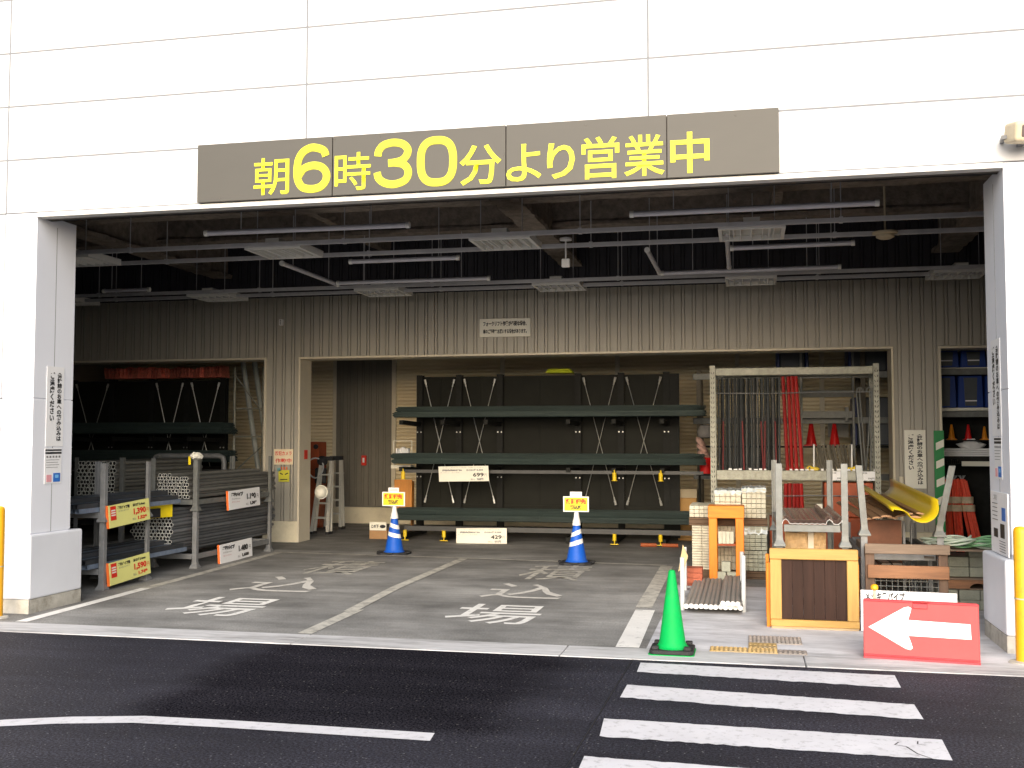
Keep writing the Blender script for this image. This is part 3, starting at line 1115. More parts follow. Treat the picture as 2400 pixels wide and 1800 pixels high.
# loudspeaker and bollards
t = thing('loudspeaker', 'beige box loudspeaker with a brown grille on the white wall above the right pillar', 'speaker', (2.25, 9.46, 4.2))
g = MB()
g.xf = Matrix.Translation((2.26, 9.40, 4.285)) @ Matrix.Rotation(R(12), 4, 'Z') @ Matrix.Rotation(R(10), 4, 'X')
g.box(-.14, .14, -.13, .10, -.085, .085)
g.build('case', M['bead'], t, bevel=.03, segs=3)
g = MB()
g.xf = Matrix.Translation((2.26, 9.40, 4.285)) @ Matrix.Rotation(R(12), 4, 'Z') @ Matrix.Rotation(R(10), 4, 'X')
g.box(-.095, .095, -.138, -.10, -.055, .055)
g.build('grille', M['grille'], t, bevel=.02, segs=2)
g = MB()
g.beam((2.13, 9.42, 4.26), (2.09, 9.44, 4.26), .05, .03)
g.beam((2.10, 9.44, 4.27), (2.12, 9.60, 4.27), .03, .03)
g.beam((2.26, 9.50, 4.27), (2.26, 9.60, 4.27), .05, .09)
g.each('bracket', M['grey_ink'], t)
def bollard(x, y, z, label):
    t = thing('bollard', label, 'bollard', (x, y, 0), 'yellow bollards at the pillars')
    g = MB()
    r = .062
    g.lathe([(r, 0.0), (r, z - .05), (r * .92, z - .02), (r * .7, z - .006), (r * .3, z)], (x, y, 0), 28)
    g.build('post', M['bollard'], t, smooth=True)
    g = MB()
    g.lathe([(r + .003, .50), (r + .003, .51)], (x, y, 0), 28)
    g.lathe([(.12, 0.0), (.11, .012), (r, .02)], (x, y, 0), 28)
    g.each('collar', M['oldcon'], t)
bollard(-7.275, 9.30, 1.10, 'yellow bollard at the foot of the left pillar')
bollard(2.10, 9.17, 1.07, 'yellow bollard at the foot of the right pillar')

# ================================================================ CONES
M['green'] = mat('green cone plastic', (0.001, 0.34, 0.07), 0.55, spec=.15, var=0.10, dirt=(0.03, 0.22, 0.07), dscale=7, damt=.55)
M['blue'] = mat('blue cone plastic', (0.010, 0.095, 0.50), 0.45, spec=.25, var=0.1, dirt=(.05, .10, .28), dscale=8, damt=.5)
M['rubber'] = mat('black rubber', (0.022, 0.022, 0.024), 0.7, var=0.3, scale=20)
M['yelsign'] = mat('yellow sign sheet', (0.78, 0.60, 0.012), 0.45)
M['redcone'] = mat('red cone plastic', (0.62, 0.012, 0.012), 0.4)
M['orangecone'] = mat('orange cone plastic', (0.70, 0.25, 0.012), 0.4)
def octbase(g, x, y, h, z0, z1, cut=.07):
    o = [(x - h + cut, y - h), (x + h - cut, y - h), (x + h, y - h + cut), (x + h, y + h - cut), (x + h - cut, y + h), (x - h + cut, y + h), (x - h, y + h - cut), (x - h, y - h + cut)]
    g.prism([(a, b, z0) for a, b in o], (0, 0, z1 - z0))
t = thing('traffic_cone', 'plain green traffic cone at the kerb beside the round bars', 'traffic cone', (-.633, 9.0, 0))
g = MB()
g.lathe([(.135, .045), (.122, .06), (.108, .09), (.030, .655), (.026, .672), (.015, .676), (.014, .60)], (-.633, 9.0, 0), 32)
g.build('cone', M['green'], t, smooth=True)
g = MB()
octbase(g, -.633, 9.0, .178, .012, .045, .03)
g.build('base_weight', M['rubber'], t, bevel=.006)
g = MB()
octbase(g, -.633, 9.0, .186, .0, .012, .03)
g.lathe([(.135, .012), (.145, .046), (.133, .052), (.12, .06)], (-.633, 9.0, 0), 32)
g.build('base_rim', M['green'], t)
g = MB()
for a, b in ((-.13, -.13), (.13, -.13), (-.13, .13), (.13, .13)):
    g.box(-.633 + a - .028, -.633 + a + .028, 9.0 + b - .028, 9.0 + b + .028, .045, .075)
g.each('corner_block', M['rubber'], t, bevel=.006)
def sign_cone(x, y, label, tilt, seed):
    t = thing('signed_cone', label, 'traffic cone', (x, y, 0), 'blue cones carrying a yellow sign')
    H = .735
    rad = lambda z: .145 - (.145 - .048) * (z - .04) / (.55 - .04)
    g = MB()
    g.lathe([(.165, .035), (.15, .05), (rad(.06), .065), (rad(.55), .55), (.03, .56)], (x, y, 0), 32)
    g.build('cone', M['blue'], t, smooth=True)
    g = MB()
    octbase(g, x, y, .235, 0, .035, .09)
    for a, b in ((-1, 0), (1, 0), (0, -1), (0, 1)):
        g.tube([(x + a * .2 + b * .06, y + b * .2 + a * .06, .03), (x + a * .255 + b * .05, y + b * .255 + a * .05, .035), (x + a * .255 - b * .05, y + b * .255 - a * .05, .035), (x + a * .2 - b * .06, y + b * .2 - a * .06, .03)], .012, 6)
    g.build('base', M['rubber'], t, bevel=.006)
    for zc, hh in ((.30, .062), (.435, .062)):
        g = MB()
        n = 32
        rows = []
        for s_ in (-1, 1):
            row = []
            for k in range(n + 1):
                a = 2 * math.pi * k / n
                z = zc + s_ * hh / 2 + tilt * math.cos(a) * .03
                r = rad(z) + .0025
                row.append((x + r * math.cos(a), y + r * math.sin(a), z))
            rows.append(row)
        g.sheet(rows)
        g.build('white_band', M['white_pl'], t, smooth=True)
    g = MB()
    g.lathe([(.062, .545), (.055, .60), (.038, .66), (.032, .74), (.0315, .95)], (x, y, 0), 20)
    g.build('sleeve', M['white_pl'], t, smooth=True)
    g = MB()
    g.box(x - .185, x + .185, y - .05, y - .036, .735, .955)
    g.build('sign_frame', M['white_pl'], t, bevel=.02, segs=3)
    g = MB()
    g.box(x - .165, x + .165, y - .053, y - .049, .752, .938)
    s_ = g.build('sign_face', M['yelsign'], t)
    text('鉄筋優先', M['redink'], t, (x, y - .053, .885), .1, bold=.006, fit=(.29, .075))
    text('積込所', M['ink'], t, (x, y - .053, .80), .1, bold=.005, fit=(.17, .062))
    g = MB()
    g.box(x - .085, x + .085, y - .045, y - .04, .93, 1.02)
    g.build('top_tag', M['white_pl'], t)
    g = MB()
    for k in (0, 1):
        g.box(x - .06, x + .06, y - .047, y - .0445, .972 + k * .02, .978 + k * .02)
    g.build('tag_print', M['grey_ink'], t)
sign_cone(-5.355, 15.8, 'blue cone with a yellow sign, in front of the left end of the steel rack', -.8, 1)
sign_cone(-2.40, 15.1, 'blue cone with a yellow sign, right of the 429 yen price board', 1.0, 2)

# ================================================================ CANTILEVER RACKS WITH REBAR
M['rack'] = mat('black rack steel', (0.016, 0.0165, 0.015), 0.6, var=0.3, scale=8, spec=.12)
M['rackpanel'] = mat('dark rack panel', (0.013, 0.0135, 0.0105), 0.6, var=0.35, scale=1.4, spec=.12)
M['rebar'] = mat('rebar steel', (0.037, 0.054, 0.050), 0.55, spec=.25, var=0.25, scale=14, rnd=0.2, stretch=(.2, 1, 1))
M['zinc'] = mat('zinc plate', (0.50, 0.50, 0.47), 0.35, metal=0.5, var=0.1)
M['yellow'] = mat('yellow paint', (0.74, 0.52, 0.012), 0.4, var=0.08)
def cantilever(name_label, loc, cols, braces, zt, yc, levels, xr, ypin=True):
    t = thing('cantilever_rack', name_label, 'steel rack', loc)
    for x in cols:
        g = MB()
        g.box(x - .055, x + .055, yc - .14, yc - .132, .05, zt)
        g.box(x - .055, x + .055, yc - .008, yc, .05, zt)
        g.box(x - .006, x + .006, yc - .132, yc - .008, .05, zt)
        z = .7
        while z < zt - .1:
            g.tube([(x - .03, yc - .141, z), (x - .03, yc - .147, z)], .010, 6)
            g.tube([(x + .03, yc - .141, z), (x + .03, yc - .147, z)], .010, 6)
            z += .36
        g.box(x - .05, x + .05, 17.82, yc + .2, .03, .12)
        g.build('column', M['rack'], t)
        for lv in levels:
            if lv > .6:
                for s_ in (-1, 1):
                    g = MB()
                    g.tube([(x + s_ * .034, yc - .139, lv - .20), (x + s_ * .034, yc - .150, lv - .20)], .013, 8)
                    g.build('bolt', M['zinc'], t)
        g = MB()
        for lv in levels:
            if lv < .6:
                continue
            g.beam((x, yc - .14, lv - .06), (x, 17.80, lv - .035), .07, .075)
        g.each('arm', M['rack'], t)
    for a, b in zip(cols, cols[1:]):
        g = MB()
        g.box(a + .06, b - .06, yc - .04, yc - .03, .45, zt - .03)
        g.box((a + b) / 2 - .012, (a + b) / 2 + .012, yc - .052, yc - .0405, .45, zt - .03)
        g.box(a + .06, b - .06, yc - .08, yc - .041, .50, .58)
        g.build('back_panel', M['rackpanel'], t)
    for a, b in braces:
        g = MB()
        a2, b2 = a + .10, b - .10
        za, zb = zt - .09, .62
        for p, q in (((a2, yc - .12, za), (b2, yc - .12, zb)), ((b2, yc - .10, za), (a2, yc - .10, zb))):
            g.tube([p, q], .007, 6)
            for e, f in ((p, q), (q, p)):
                e, f = Vector(e), Vector(f)
                d = (f - e).normalized()
                g.tube([e - d * .01, e + d * .03, e + d * .07], .022, 8)
                g.tube([e + d * .07, e + d * .13], .014, 8)
        g.build('brace', M['zinc'], t)
    g = MB()
    for lv in levels:
        if lv < .6:
            g.box(xr[0] + .05, xr[1] - .05, 17.80, 17.88, .19, .27)
        elif lv < 1.6:
            g.box(xr[0] + .02, xr[1] + .02, 17.84, 17.88, lv - .10, lv - .045)
    g.each('front_rail', mat('grey rail steel', (.055, .056, .056), .5, metal=.1, var=.3), t)
    return t
def rebar_bundle(length, r=.010, rings=2, jit=.12):
    g = MB()
    spots = [(0, 0)]
    for k in range(1, rings + 1):
        for j in range(6 * k):
            a = 2 * math.pi * j / (6 * k)
            spots.append((2.15 * r * k * math.cos(a), 2.15 * r * k * math.sin(a)))
    for u, v in spots:
        e = random.uniform(-jit, jit) * .35
        g.tube([(-length / 2 + e, u, v), (0, u * random.uniform(.8, 1.1), v * random.uniform(.85, 1.1)), (length / 2 + e, u, v)], r, 6)
    for x in (-length * .36, 0, length * .36):
        g.lathe([(r * (rings * 2.15 + 1.15), -.004), (r * (rings * 2.15 + 1.15), .004)], (0, 0, 0), 12)
        o = len(g.v) - 24
        for i in range(o, len(g.v)):
            p = g.v[i]
            g.v[i] = Vector((x + p.z, p.x, p.y))
    return g
crack = cantilever('long black cantilever rack of steel bars in the centre opening', (-3.5, 19, 0), [-5.92, -5.17, -4.40, -2.97, -2.20, -1.40], [(-5.92, -5.17), (-5.17, -4.40), (-2.97, -2.20), (-2.20, -1.40)], 2.95, 19.0, [2.10, 1.285, .31], (-5.9, -.75))
g = MB()
g.box(-1.34, -1.18, 18.86, 18.97, .05, 2.92)
g.build('end_post', M['rack'], crack)
g = MB()
for x in (-5.87, -2.185, -1.42):
    g.mark()
    g.tube([(x, 17.775, 1.255), (x, 17.775, 1.21)], .012, 8)
    g.tube([(x, 17.775, 1.21), (x, 17.775, 1.085)], .034, 10)
    g.tube([(x, 17.775, 1.085), (x, 17.775, 1.075)], .05, 10)
g.each('stop_pin', M['yellow'], crack, smooth=True)
g = MB()
for x in (-5.83, -5.13, -2.85, -2.19, -1.43):
    g.mark()
    g.tube([(x, 17.775, .20), (x, 17.775, .085)], .032, 10)
    g.tube([(x, 17.775, .085), (x, 17.775, .03)], .010, 8)
    g.box(x - .07, x + .07, 17.765, 17.785, .022, .034)
g.each('levelling_foot', M['yellow'], crack)
proto = {}
def lay_bundles(levels, x0, x1, label, group, n=6, r=.010, rings=2):
    key = (round(x1 - x0, 2), r, rings)
    if key not in proto:
        random.seed(len(proto) + 3)
        proto[key] = rebar_bundle(x1 - x0, r, rings).build('rebar_bundle', M['rebar'])
        o = proto[key]
        first = True
    else:
        o = proto[key]
        first = False
    R_ = r * (rings * 2.15 + 1.0)
    for lv, lab in levels:
        for k in range(n):
            for s_ in range(2):
                if s_ and k == n - 1:
                    continue
                c = o if first else o.copy()
                if not first:
                    COL.objects.link(c)
                first = False
                c.location = ((x0 + x1) / 2 + random.uniform(-.10, .10), 17.86 + k * 2 * R_ * 1.01 + s_ * R_, lv + R_ * (1 + s_ * 1.74) - .0)
                c.rotation_euler = (random.uniform(-.6, .6), 0, 0)
                tag(c, lab, 'steel bars', group)
lay_bundles([(2.105, 'tied bundle of long dark steel bars on the top arms of the centre rack'), (1.29, 'tied bundle of long dark steel bars on the middle arms of the centre rack'), (.32, 'tied bundle of long dark steel bars on the bottom level of the centre rack')], -6.03, -.82, '', 'bundles of long steel bars on the centre rack', n=7, r=.0093)
lrack = cantilever('black cantilever rack with thin crossed rods in the left wall opening', (-11.6, 19, 0), [-13.3, -12.40, -11.52, -10.76, -9.98], [(-13.3, -12.4), (-11.52, -10.76), (-10.76, -9.98)], 2.96, 19.2, [1.81, 1.27, .35], (-13.5, -9.3))
lay_bundles([(1.815, 'tied bundle of long steel bars on the upper arms of the left rack'), (1.30, 'tied bundle of long steel bars on the lower arms of the left rack')], -13.6, -9.33, '', 'bundles of long steel bars on the left rack', n=5, r=.0105)
M['redroll'] = mat('red plastic net', (0.72, 0.19, 0.13), 0.6, var=0.5, scale=25, bump=0.6, bscale=60, rnd=.45)
for i in range(25):
    g = MB()
    x0 = -12.36 + i * .1
    up_ = random.uniform(.15, .215)
    for k in range(3):
        a = x0 + k * .031
        h = up_ + random.uniform(-.02, .02)
        g.xf = Matrix.Translation((a, 18.95 + random.uniform(-.03, .03), 2.965)) @ Matrix.Rotation(random.uniform(-.16, .16), 4, 'Y')
        g.box(-.010, .011, -.14, .2, 0, h)
        g.xf = None
    tag(g.build('red_bundle', M['redroll'], bevel=.004), 'bundle of dull red plastic pieces in the row lying on top of the left rack', 'red bundle', 'red bundles along the top of the left rack')
# front price cards of the centre rack
def white_price(label, at, w, h, l1, price, tax, right=(1, 0, 0), up=(0, 0, 1), m='cream', edge=None, group=None, name='price_board'):
    t = thing(name, label, 'price board', at, group)
    r, u, at = Vector(right).normalized(), Vector(up).normalized(), Vector(at)
    n = r.cross(u)
    g = MB()
    board(g, at, w, h, r, u, .006)
    g.build('card', M[m], t, bevel=.002)
    if edge:
        g = MB()
        board(g, at - r * w * .5 - n * .008, .012, h * 1.02, r, u, .03)
        g.build('edge', M[edge], t)
    return t, r, u, at
def centre_price(label, at, l1, price, tax, up):
    w, h = .885, .262
    t, r, u, at = white_price(label, at, w, h, l1, price, tax, (1, 0, .02), up)
    text(l1[0], M['grey_ink'], t, at - r * .20 + u * .062, .05, r, bold=.004, fit=(.36, .034), up=u)
    text(l1[1], M['grey_ink'], t, at + r * .20 + u * .062, .05, r, bold=.003, fit=(.29, .034), up=u)
    text('土木・建築用の鉄筋  切断できます', mat('pale ink', (.45, .44, .40), .5), t, at - r * .0 + u * .105, .05, r, fit=(.74, .018), up=u)
    text('長さ約5.5m  1本の価格', mat('pale ink', (.45, .44, .40), .5), t, at - r * .24 + u * .022, .05, r, fit=(.34, .018), up=u)
    text(price, M['ink'], t, at + r * .26 - u * .020, .1, r, bold=.003, fit=(.19, .066), up=u)
    text('円', M['grey_ink'], t, at + r * .385 - u * .025, .1, r, fit=(.04, .05), up=u)
    text(tax[0], M['grey_ink'], t, at + r * .16 - u * .098, .05, r, fit=(.08, .03), up=u)
    text(tax[1], M['grey_ink'], t, at + r * .285 - u * .096, .05, r, bold=.003, fit=(.115, .042), up=u)
    return t
centre_price('white price board reading 699 yen hung under the middle shelf of the centre rack', (-4.77, 17.73, 1.178), ('異形丸鋼SD295A', 'D13×約5.5M'), '699', ('税込', '768円'), (-.06, 0, 1))
centre_price('white price board reading 429 yen standing on the floor below the centre rack', (-4.447, 17.70, .128), ('異形丸鋼SD295A', 'D10×約5.5M'), '429', ('税込', '471円'), (0, 0, 1))
t = thing('folded_sheet', 'bright yellow-green folded sheet lying on top of the centre rack', 'folded sheet', (-3.29, 19, 2.96))
g = MB()
for k in range(4):
    g.box(-3.53 + k * .012, -3.05 - k * .015, 18.75, 19.05, 2.955 + k * .018, 2.97 + k * .018)
g.build('fold', mat('lime sheet', (.55, .62, .02), .5, var=.15), t, bevel=.006)
t = thing('paper_rack', 'thin white wire stand holding a row of white papers left of the rack', 'paper stand', (-6.1, 18.6, 1.3))
g = MB()
for x in (-6.33, -5.98):
    g.tube([(x, 18.6, 1.30), (x, 18.6, 1.74)], .008, 6)
g.tube([(-6.33, 18.6, 1.74), (-5.98, 18.6, 1.74)], .008, 6)
g.tube([(-6.33, 18.6, 1.46), (-5.98, 18.6, 1.46)], .008, 6)
g.box(-6.34, -5.96, 18.5, 18.7, 1.24, 1.30)
g.build('wire', M['cream'], t)
g = MB()
for k in range(7):
    g.xf = Matrix.Translation((-6.24 + k * .036, 18.58, 1.46)) @ Matrix.Rotation(random.uniform(-.1, .1), 4, 'Y')
    g.box(-.012, .012, -.06, .06, 0, .15 + random.uniform(-.02, .02))
g.xf = None
g.build('paper', M['sheet'], t)
t = thing('wood_panel', 'orange plywood panel leaning beside the left end of the rack', 'wooden panel', (-6.2, 18.9, 0))
M['ply'] = mat('orange plywood', (.50, .20, .035), .55, var=.2, scale=4, stretch=(6, 1, .6))
g = MB()
g.box(-6.37, -6.03, 18.78, 18.80, .42, 1.03)
g.box(-6.36, -6.34, 18.80, 18.95, .0, 1.0)
g.box(-6.06, -6.04, 18.80, 18.95, .0, 1.0)
g.build('panel', M['ply'], t, bevel=.003)
t = thing('small_carton', 'small brown carton with a cream label, on the floor beside a blue cone', 'carton', (-6.33, 18.2, 0))
M['card'] = mat('brown cardboard', (.36, .21, .10), .8, var=.1)
g = MB()
g.box(-6.60, -6.27, 18.1, 18.4, .002, .155)
g.build('box', M['card'], t, bevel=.004)
g = MB()
g.box(-6.59, -6.28, 18.085, 18.097, .155, .30)
g.build('label_card', M['cream'], t)
text('この下', M['ink'], t, (-6.49, 18.085, .225), .05, bold=.003, fit=(.14, .06))
g = MB()
g.lathe([(.045, 0), (.045, .004)], (0, 0, 0), 14)
for i, p in enumerate(g.v):
    g.v[i] = Vector((-6.345 + p.x * 1.2, 18.082 - p.z, .225 + p.y * .7))
g.build('round_mark', M['ink'], t)
# ladders, hose, helmet, orange cabinet beside the jamb
t = thing('fire_call_box', 'small red call box on the dark sliding door', 'call box', (-7.93, 21.38, 1.24))
g = MB()
g.box(-7.985, -7.88, 21.37, 21.415, 1.22, 1.43)
g.build('case', M['redink'], t, bevel=.006)
g = MB()
g.box(-7.955, -7.912, 21.365, 21.371, 1.28, 1.38)
g.build('plate', M['sheet'], t)
M['alu'] = mat('ladder aluminium', (.62, .61, .55), .35, metal=.35, var=.08)
def stepladder(x, y, lean, h, label):
    t = thing('stepladder', label, 'ladder', (x, y, 0), 'ladders leaning at the left of the centre opening')
    for dy, nm in ((0, 'front_frame'), (.16, 'rear_frame')):
        g = MB()
        for s_ in (-1, 1):
            p, q = (x + s_ * .16, y + dy, .03), (x + s_ * .10 + lean, y + .55 + dy * .3, h)
            g.beam(p, q, .028, .06, up=(1, 0, 0))
        n = 5
        for k in range(1, n):
            f = k / n
            zz = .03 + (h - .03) * f
            g.beam((x - .16 + .06 * f + lean * f, y + dy + .55 * f, zz), (x + .16 - .06 * f + lean * f, y + dy + .55 * f, zz), .055, .025)
        g.build(nm, M['alu'], t)
    g = MB()
    for s_ in (-1, 1):
        g.box(x + s_ * .16 - .03, x + s_ * .16 + .03, y - .03, y + .2, .0, .05)
    g.box(x + lean - .13, x + lean + .13, y + .52, y + .62, h, h + .08)
    g.each('rubber_foot', M['rubber'], t)
stepladder(-7.82, 18.75, -.10, 1.36, 'nearer aluminium stepladder leaning at the left edge of the centre opening')
stepladder(-8.02, 19.9, -.16, 1.35, 'farther aluminium stepladder leaning against the horizontal siding')
t = thing('hanging_hose', 'black bag and grey hose loop hung over the ladders', 'hose', (-8.0, 19.4, 1.0))
g = MB()
pts = [(-8.1 + .16 * math.cos(a), 19.2 + .03 * math.sin(2 * a), 1.22 + .19 * math.sin(a)) for a in [2 * math.pi * k / 20 for k in range(21)]]
g.tube(pts, .014, 8)
g.build('hose_loop', mat('grey hose', (.45, .46, .46), .5), t, smooth=True)
g = MB()
g.box(-8.14, -7.92, 19.25, 19.35, .92, 1.22)
g.lathe([(.05, 0), (.09, .04), (.11, .1), (.08, .17), (.03, .19)], (-8.0, 19.3, 1.26), 14)
g.build('bag', M['rubber'], t, bevel=.03, segs=2)
t = thing('white_helmet', 'round pale hard hat hung by the frame of the centre opening', 'helmet', (-7.45, 17.9, .7))
g = MB()
g.lathe([(.005, .0), (.05, .01), (.09, .04), (.105, .09), (.11, .12), (.125, .125)], (0, 0, 0), 22)
for i, p in enumerate(g.v):
    g.v[i] = Vector((-7.43 + p.x, 17.76 + p.z, .83 + p.y))
g.build('shell', M['cream'], t, smooth=True)
t = thing('metal_cabinet', 'tall red-brown cabinet behind the frame of the centre opening and the ladders', 'cabinet', (-8.6, 20.4, 0))
M['rust'] = mat('red-brown paint', (.36, .075, .025), .55, var=.25)
g = MB()
g.box(-8.9, -8.43, 20.2, 20.6, .0, 1.15)
g.box(-8.88, -8.45, 20.19, 20.6, 1.16, 1.72)
g.build('body', M['rust'], t, bevel=.01)
g = MB()
g.tube([(-8.50, 20.15, 1.62), (-8.50, 20.18, 1.62)], .05, 12)
g.build('knob', M['rubber'], t)
# cardboard and odds at the right end of the centre rack
t = thing('flat_carton', 'tan carton with a strip of print, standing behind the right end of the centre rack', 'carton', (-1.06, 19, .4))
g = MB()
g.box(-1.22, -.90, 18.98, 19.2, .0, .74)
g.build('box', mat('tan cardboard', (.44, .25, .085), .8, var=.1), t, bevel=.005)
g = MB()
g.box(-1.23, -.89, 18.975, 19.21, .745, .90)
g.build('lid_band', mat('pale cardboard', (.40, .33, .22), .8), t)
for k in range(2):
    g = MB()
    a = -1.75 + k * .35
    g.tube([(a, 17.7, .035), (a + .26, 17.72, .035)], .03, 10)
    tag(g.build('coupling', mat('rust red coupling', (.40, .10, .03), .6)), 'small orange metal piece lying on the floor at the right end of the rack', 'metal fitting', 'orange fittings on the floor')

# ================================================================ LEFT: STACKING RACKS WITH PIPES
M['galv'] = mat('galvanised steel', (0.22, 0.225, 0.23), 0.5, metal=0.2, var=0.22, scale=9, dirt=(0.18, 0.17, 0.15), dscale=7, damt=0.5)
M['galvlt'] = mat('pale galvanised steel', (0.165, 0.172, 0.165), 0.5, metal=0.2, var=0.25, scale=12, dirt=(0.15, 0.145, 0.12), dscale=14, damt=0.6)
M['shelfgalv'] = mat('zinc shelf steel', (0.36, 0.36, 0.30), 0.5, metal=0.1, var=0.3, scale=14, dirt=(0.20, 0.195, 0.15), dscale=16, damt=0.7)
M['tube'] = mat('grey scaffold tube', (0.145, 0.152, 0.16), 0.4, metal=0.2, var=0.15, rnd=0.22)
M['tubelt'] = mat('pale scaffold tube', (0.19, 0.19, 0.175), 0.42, metal=0.2, var=0.15, rnd=0.22)
M['pipecut'] = mat('cut pipe end', (.78, .78, .72), .45, metal=.1, var=.1)
M['pipebore'] = mat('dark pipe bore', (.02, .02, .02), .8)
M['sqtube'] = mat('dark square tube', (0.062, 0.068, 0.078), 0.4, metal=0.35, var=0.2, rnd=0.25)
M['sqwrap'] = mat('blue-grey wrapped tube', (0.16, 0.20, 0.27), 0.3, metal=0.1, var=0.3, scale=14, rnd=0.3)
def stack_rack(label, x0, x1, y0, y1, zb, zt, group, m='galv', deck=.10, leans=None, skip=(), beams=True):
    t = thing('stacking_rack', label, 'stacking rack', ((x0 + x1) / 2, (y0 + y1) / 2, zb), group)
    w = .032
    k = 0
    for x in (x0, x1):
        for y in (y0, y1):
            dx, dy = leans[k] if leans else (0, 0)
            k += 1
            if k in skip:
                continue
            sx = 1 if x == x0 else -1
            sy = 1 if y == y0 else -1
            g = MB()
            o = [(-w, -w), (w, -w), (w, -w + .012), (-w + .012, -w + .012), (-w + .012, w), (-w, w)]
            o = [(a * sx, b * sy) for a, b in o]
            g.prism([(x + a, y + b, zb + .09) for a, b in o], (dx, dy, zt - zb - .09))
            g.build('post', M[m], t, bevel=.002)
            g = MB()
            g.lathe([(.085, 0), (.082, .02), (.052, .06), (.045, .11)], (x, y, zb), 4)
            for i, p in enumerate(g.v):
                c, s_ = math.cos(R(45)), math.sin(R(45))
                q = p - Vector((x, y, 0))
                g.v[i] = Vector((x + q.x * c - q.y * s_, y + q.x * s_ + q.y * c, p.z))
            g.build('foot', M[m], t, bevel=.004)
    zd = zb + deck
    if not beams:
        return t
    for a, b in (((x0, y0), (x1, y0)), ((x0, y1), (x1, y1)), ((x0, y0), (x0, y1)), ((x1, y0), (x1, y1))):
        g = MB()
        v = (Vector((*b, zd)) - Vector((*a, zd))).normalized() * .043
        g.beam(Vector((*a, zd)) + v, Vector((*b, zd)) - v, .045, .07)
        g.build('beam', M[m], t, bevel=.003)
    return t
G_ = 'grey steel stacking racks at the left of the bay'
stack_rack('lower grey stacking rack nearest the left pillar, holding dark square tubes', -8.10, -7.41, 11.28, 12.20, 0, .79, G_, deck=.21)
stack_rack('upper grey stacking rack nearest the left pillar, with the 1,390 yen card on it', -8.10, -7.41, 11.28, 12.20, .79, 1.48, G_, deck=.08)
stack_rack('lower grey stacking rack left of the bay, holding the big bundle of round pipes', -8.06, -7.42, 13.45, 15.75, 0, .78, G_, deck=.16)
stack_rack('upper grey stacking rack left of the bay, with the 1,190 yen card on it', -8.06, -7.42, 13.45, 15.75, .78, 1.50, G_, 'galvlt', deck=.12)
stack_rack('lower stacking rack standing deeper at the left, behind the one with square tubes', -9.98, -9.22, 14.5, 16.8, 0, .80, G_)
stack_rack('upper pale stacking rack deeper at the left, full of pipes that show their open ends', -9.98, -9.22, 14.5, 16.8, .80, 1.49, G_, 'galvlt', deck=.07)
def clones(first, spots, labels, cat, group):
    """first stands at spots[0]; one copy (with its parts) for each further spot"""
    out = []
    for i, s in enumerate(spots):
        o = first if i == 0 else copy_tree(first)
        o.location = s[0]
        o.rotation_euler = s[1]
        tag(o, labels if isinstance(labels, str) else labels[i], cat, group)
        out.append(o)
    return out
def pipe_obj(L, ro, ri, m):
    g = MB()
    g.pipe((0, 0, 0), (0, L, 0), ro, ri, 12)
    for i in range(12):
        g.m[i] = 1
        g.m[36 + i] = 2
    o = g.build('steel_pipe', [m, M['pipecut'], M['pipebore']], smooth=True)
    for v in o.data.vertices:
        v.co += Vector(o.location)
    o.location = (0, 0, 0)
    return o
def pile(x0, x1, z0, rows, ro, y, L, m, label, group, keep=None, jit=.03):
    sp = []
    n = int((x1 - x0) / (2 * ro)) 
    for r in range(rows):
        for c in range(n - (r % 2)):
            x = x0 + ro + c * 2 * ro + (ro if r % 2 else 0)
            z = z0 + ro + r * ro * 1.735
            if keep and not keep((x - x0) / (x1 - x0), r / max(1, rows - 1)):
                continue
            sp.append(((x, y + random.uniform(-jit, jit), z), (random.uniform(-.002, .002), random.uniform(0, 6), random.uniform(-.002, .002))))
    clones(pipe_obj(L, ro, ro * .80, m), sp, label, 'steel pipe', group)
    return len(sp)
nb = pile(-8.005, -7.475, .945, 8, .0245, 13.42, 2.75, M['tubelt'], 'pale round steel pipe in the pile above the 1,190 yen card', 'round pipes of the upper pile, left of the bay', keep=lambda u, v: not (v > .95 and u > .42))
nb += pile(-8.16, -7.50, .225, 13, .0265, 13.05, 3.15, M['tube'], 'round grey steel pipe in the six-sided bundle above the 1,480 yen card', 'round pipes of the lower bundle, left of the bay', keep=lambda u, v: abs(u - .5) < .30 + .2 * (1 - abs(v - .55) / .55), jit=.015)
nb += pile(-9.93, -9.27, .92, 9, .0325, 14.42, 2.6, M['tubelt'], 'round steel pipe with its open end showing, in the deep pale rack', 'round pipes of the rear left pile', jit=.03)
def sq_obj(L, s, m):
    g = MB()
    for a, b in ((-1, 0), (1, 0), (0, -1), (0, 1)):
        g.box(a * s - (.002 if a else s), a * s + (.002 if a else s), 0, L, b * s - (.002 if b else s), b * s + (.002 if b else s))
    o = g.build('square_tube', m)
    for v in o.data.vertices:
        v.co += Vector(o.location)
    o.location = (0, 0, 0)
    return o
for z0, lab, gr in ((.255, 'dark square steel tube in the bottom stack beside the left pillar', 'square tubes of the bottom stack'), (.91, 'dark square steel tube in the upper stack beside the left pillar', 'square tubes of the upper stack')):
    sp, sw = [], []
    for r in range(3):
        for c in range(10):
            if r == 2 and c > 6:
                continue
            p = ((-8.02 + c * .059 + random.uniform(-.006, .006), 10.95 + random.uniform(-.12, .12), z0 + .026 + r * .053), (0, 0, random.uniform(-.012, .012)))
            (sw if (c % 3 == 1 or r == 0) else sp).append(p)
    clones(sq_obj(2.2, .025, M['sqtube']), sp, lab, 'square tube', gr)
    clones(sq_obj(2.2, .025, M['sqwrap']), sw, lab.replace('dark', 'bluish film-wrapped'), 'square tube', gr + ', wrapped')
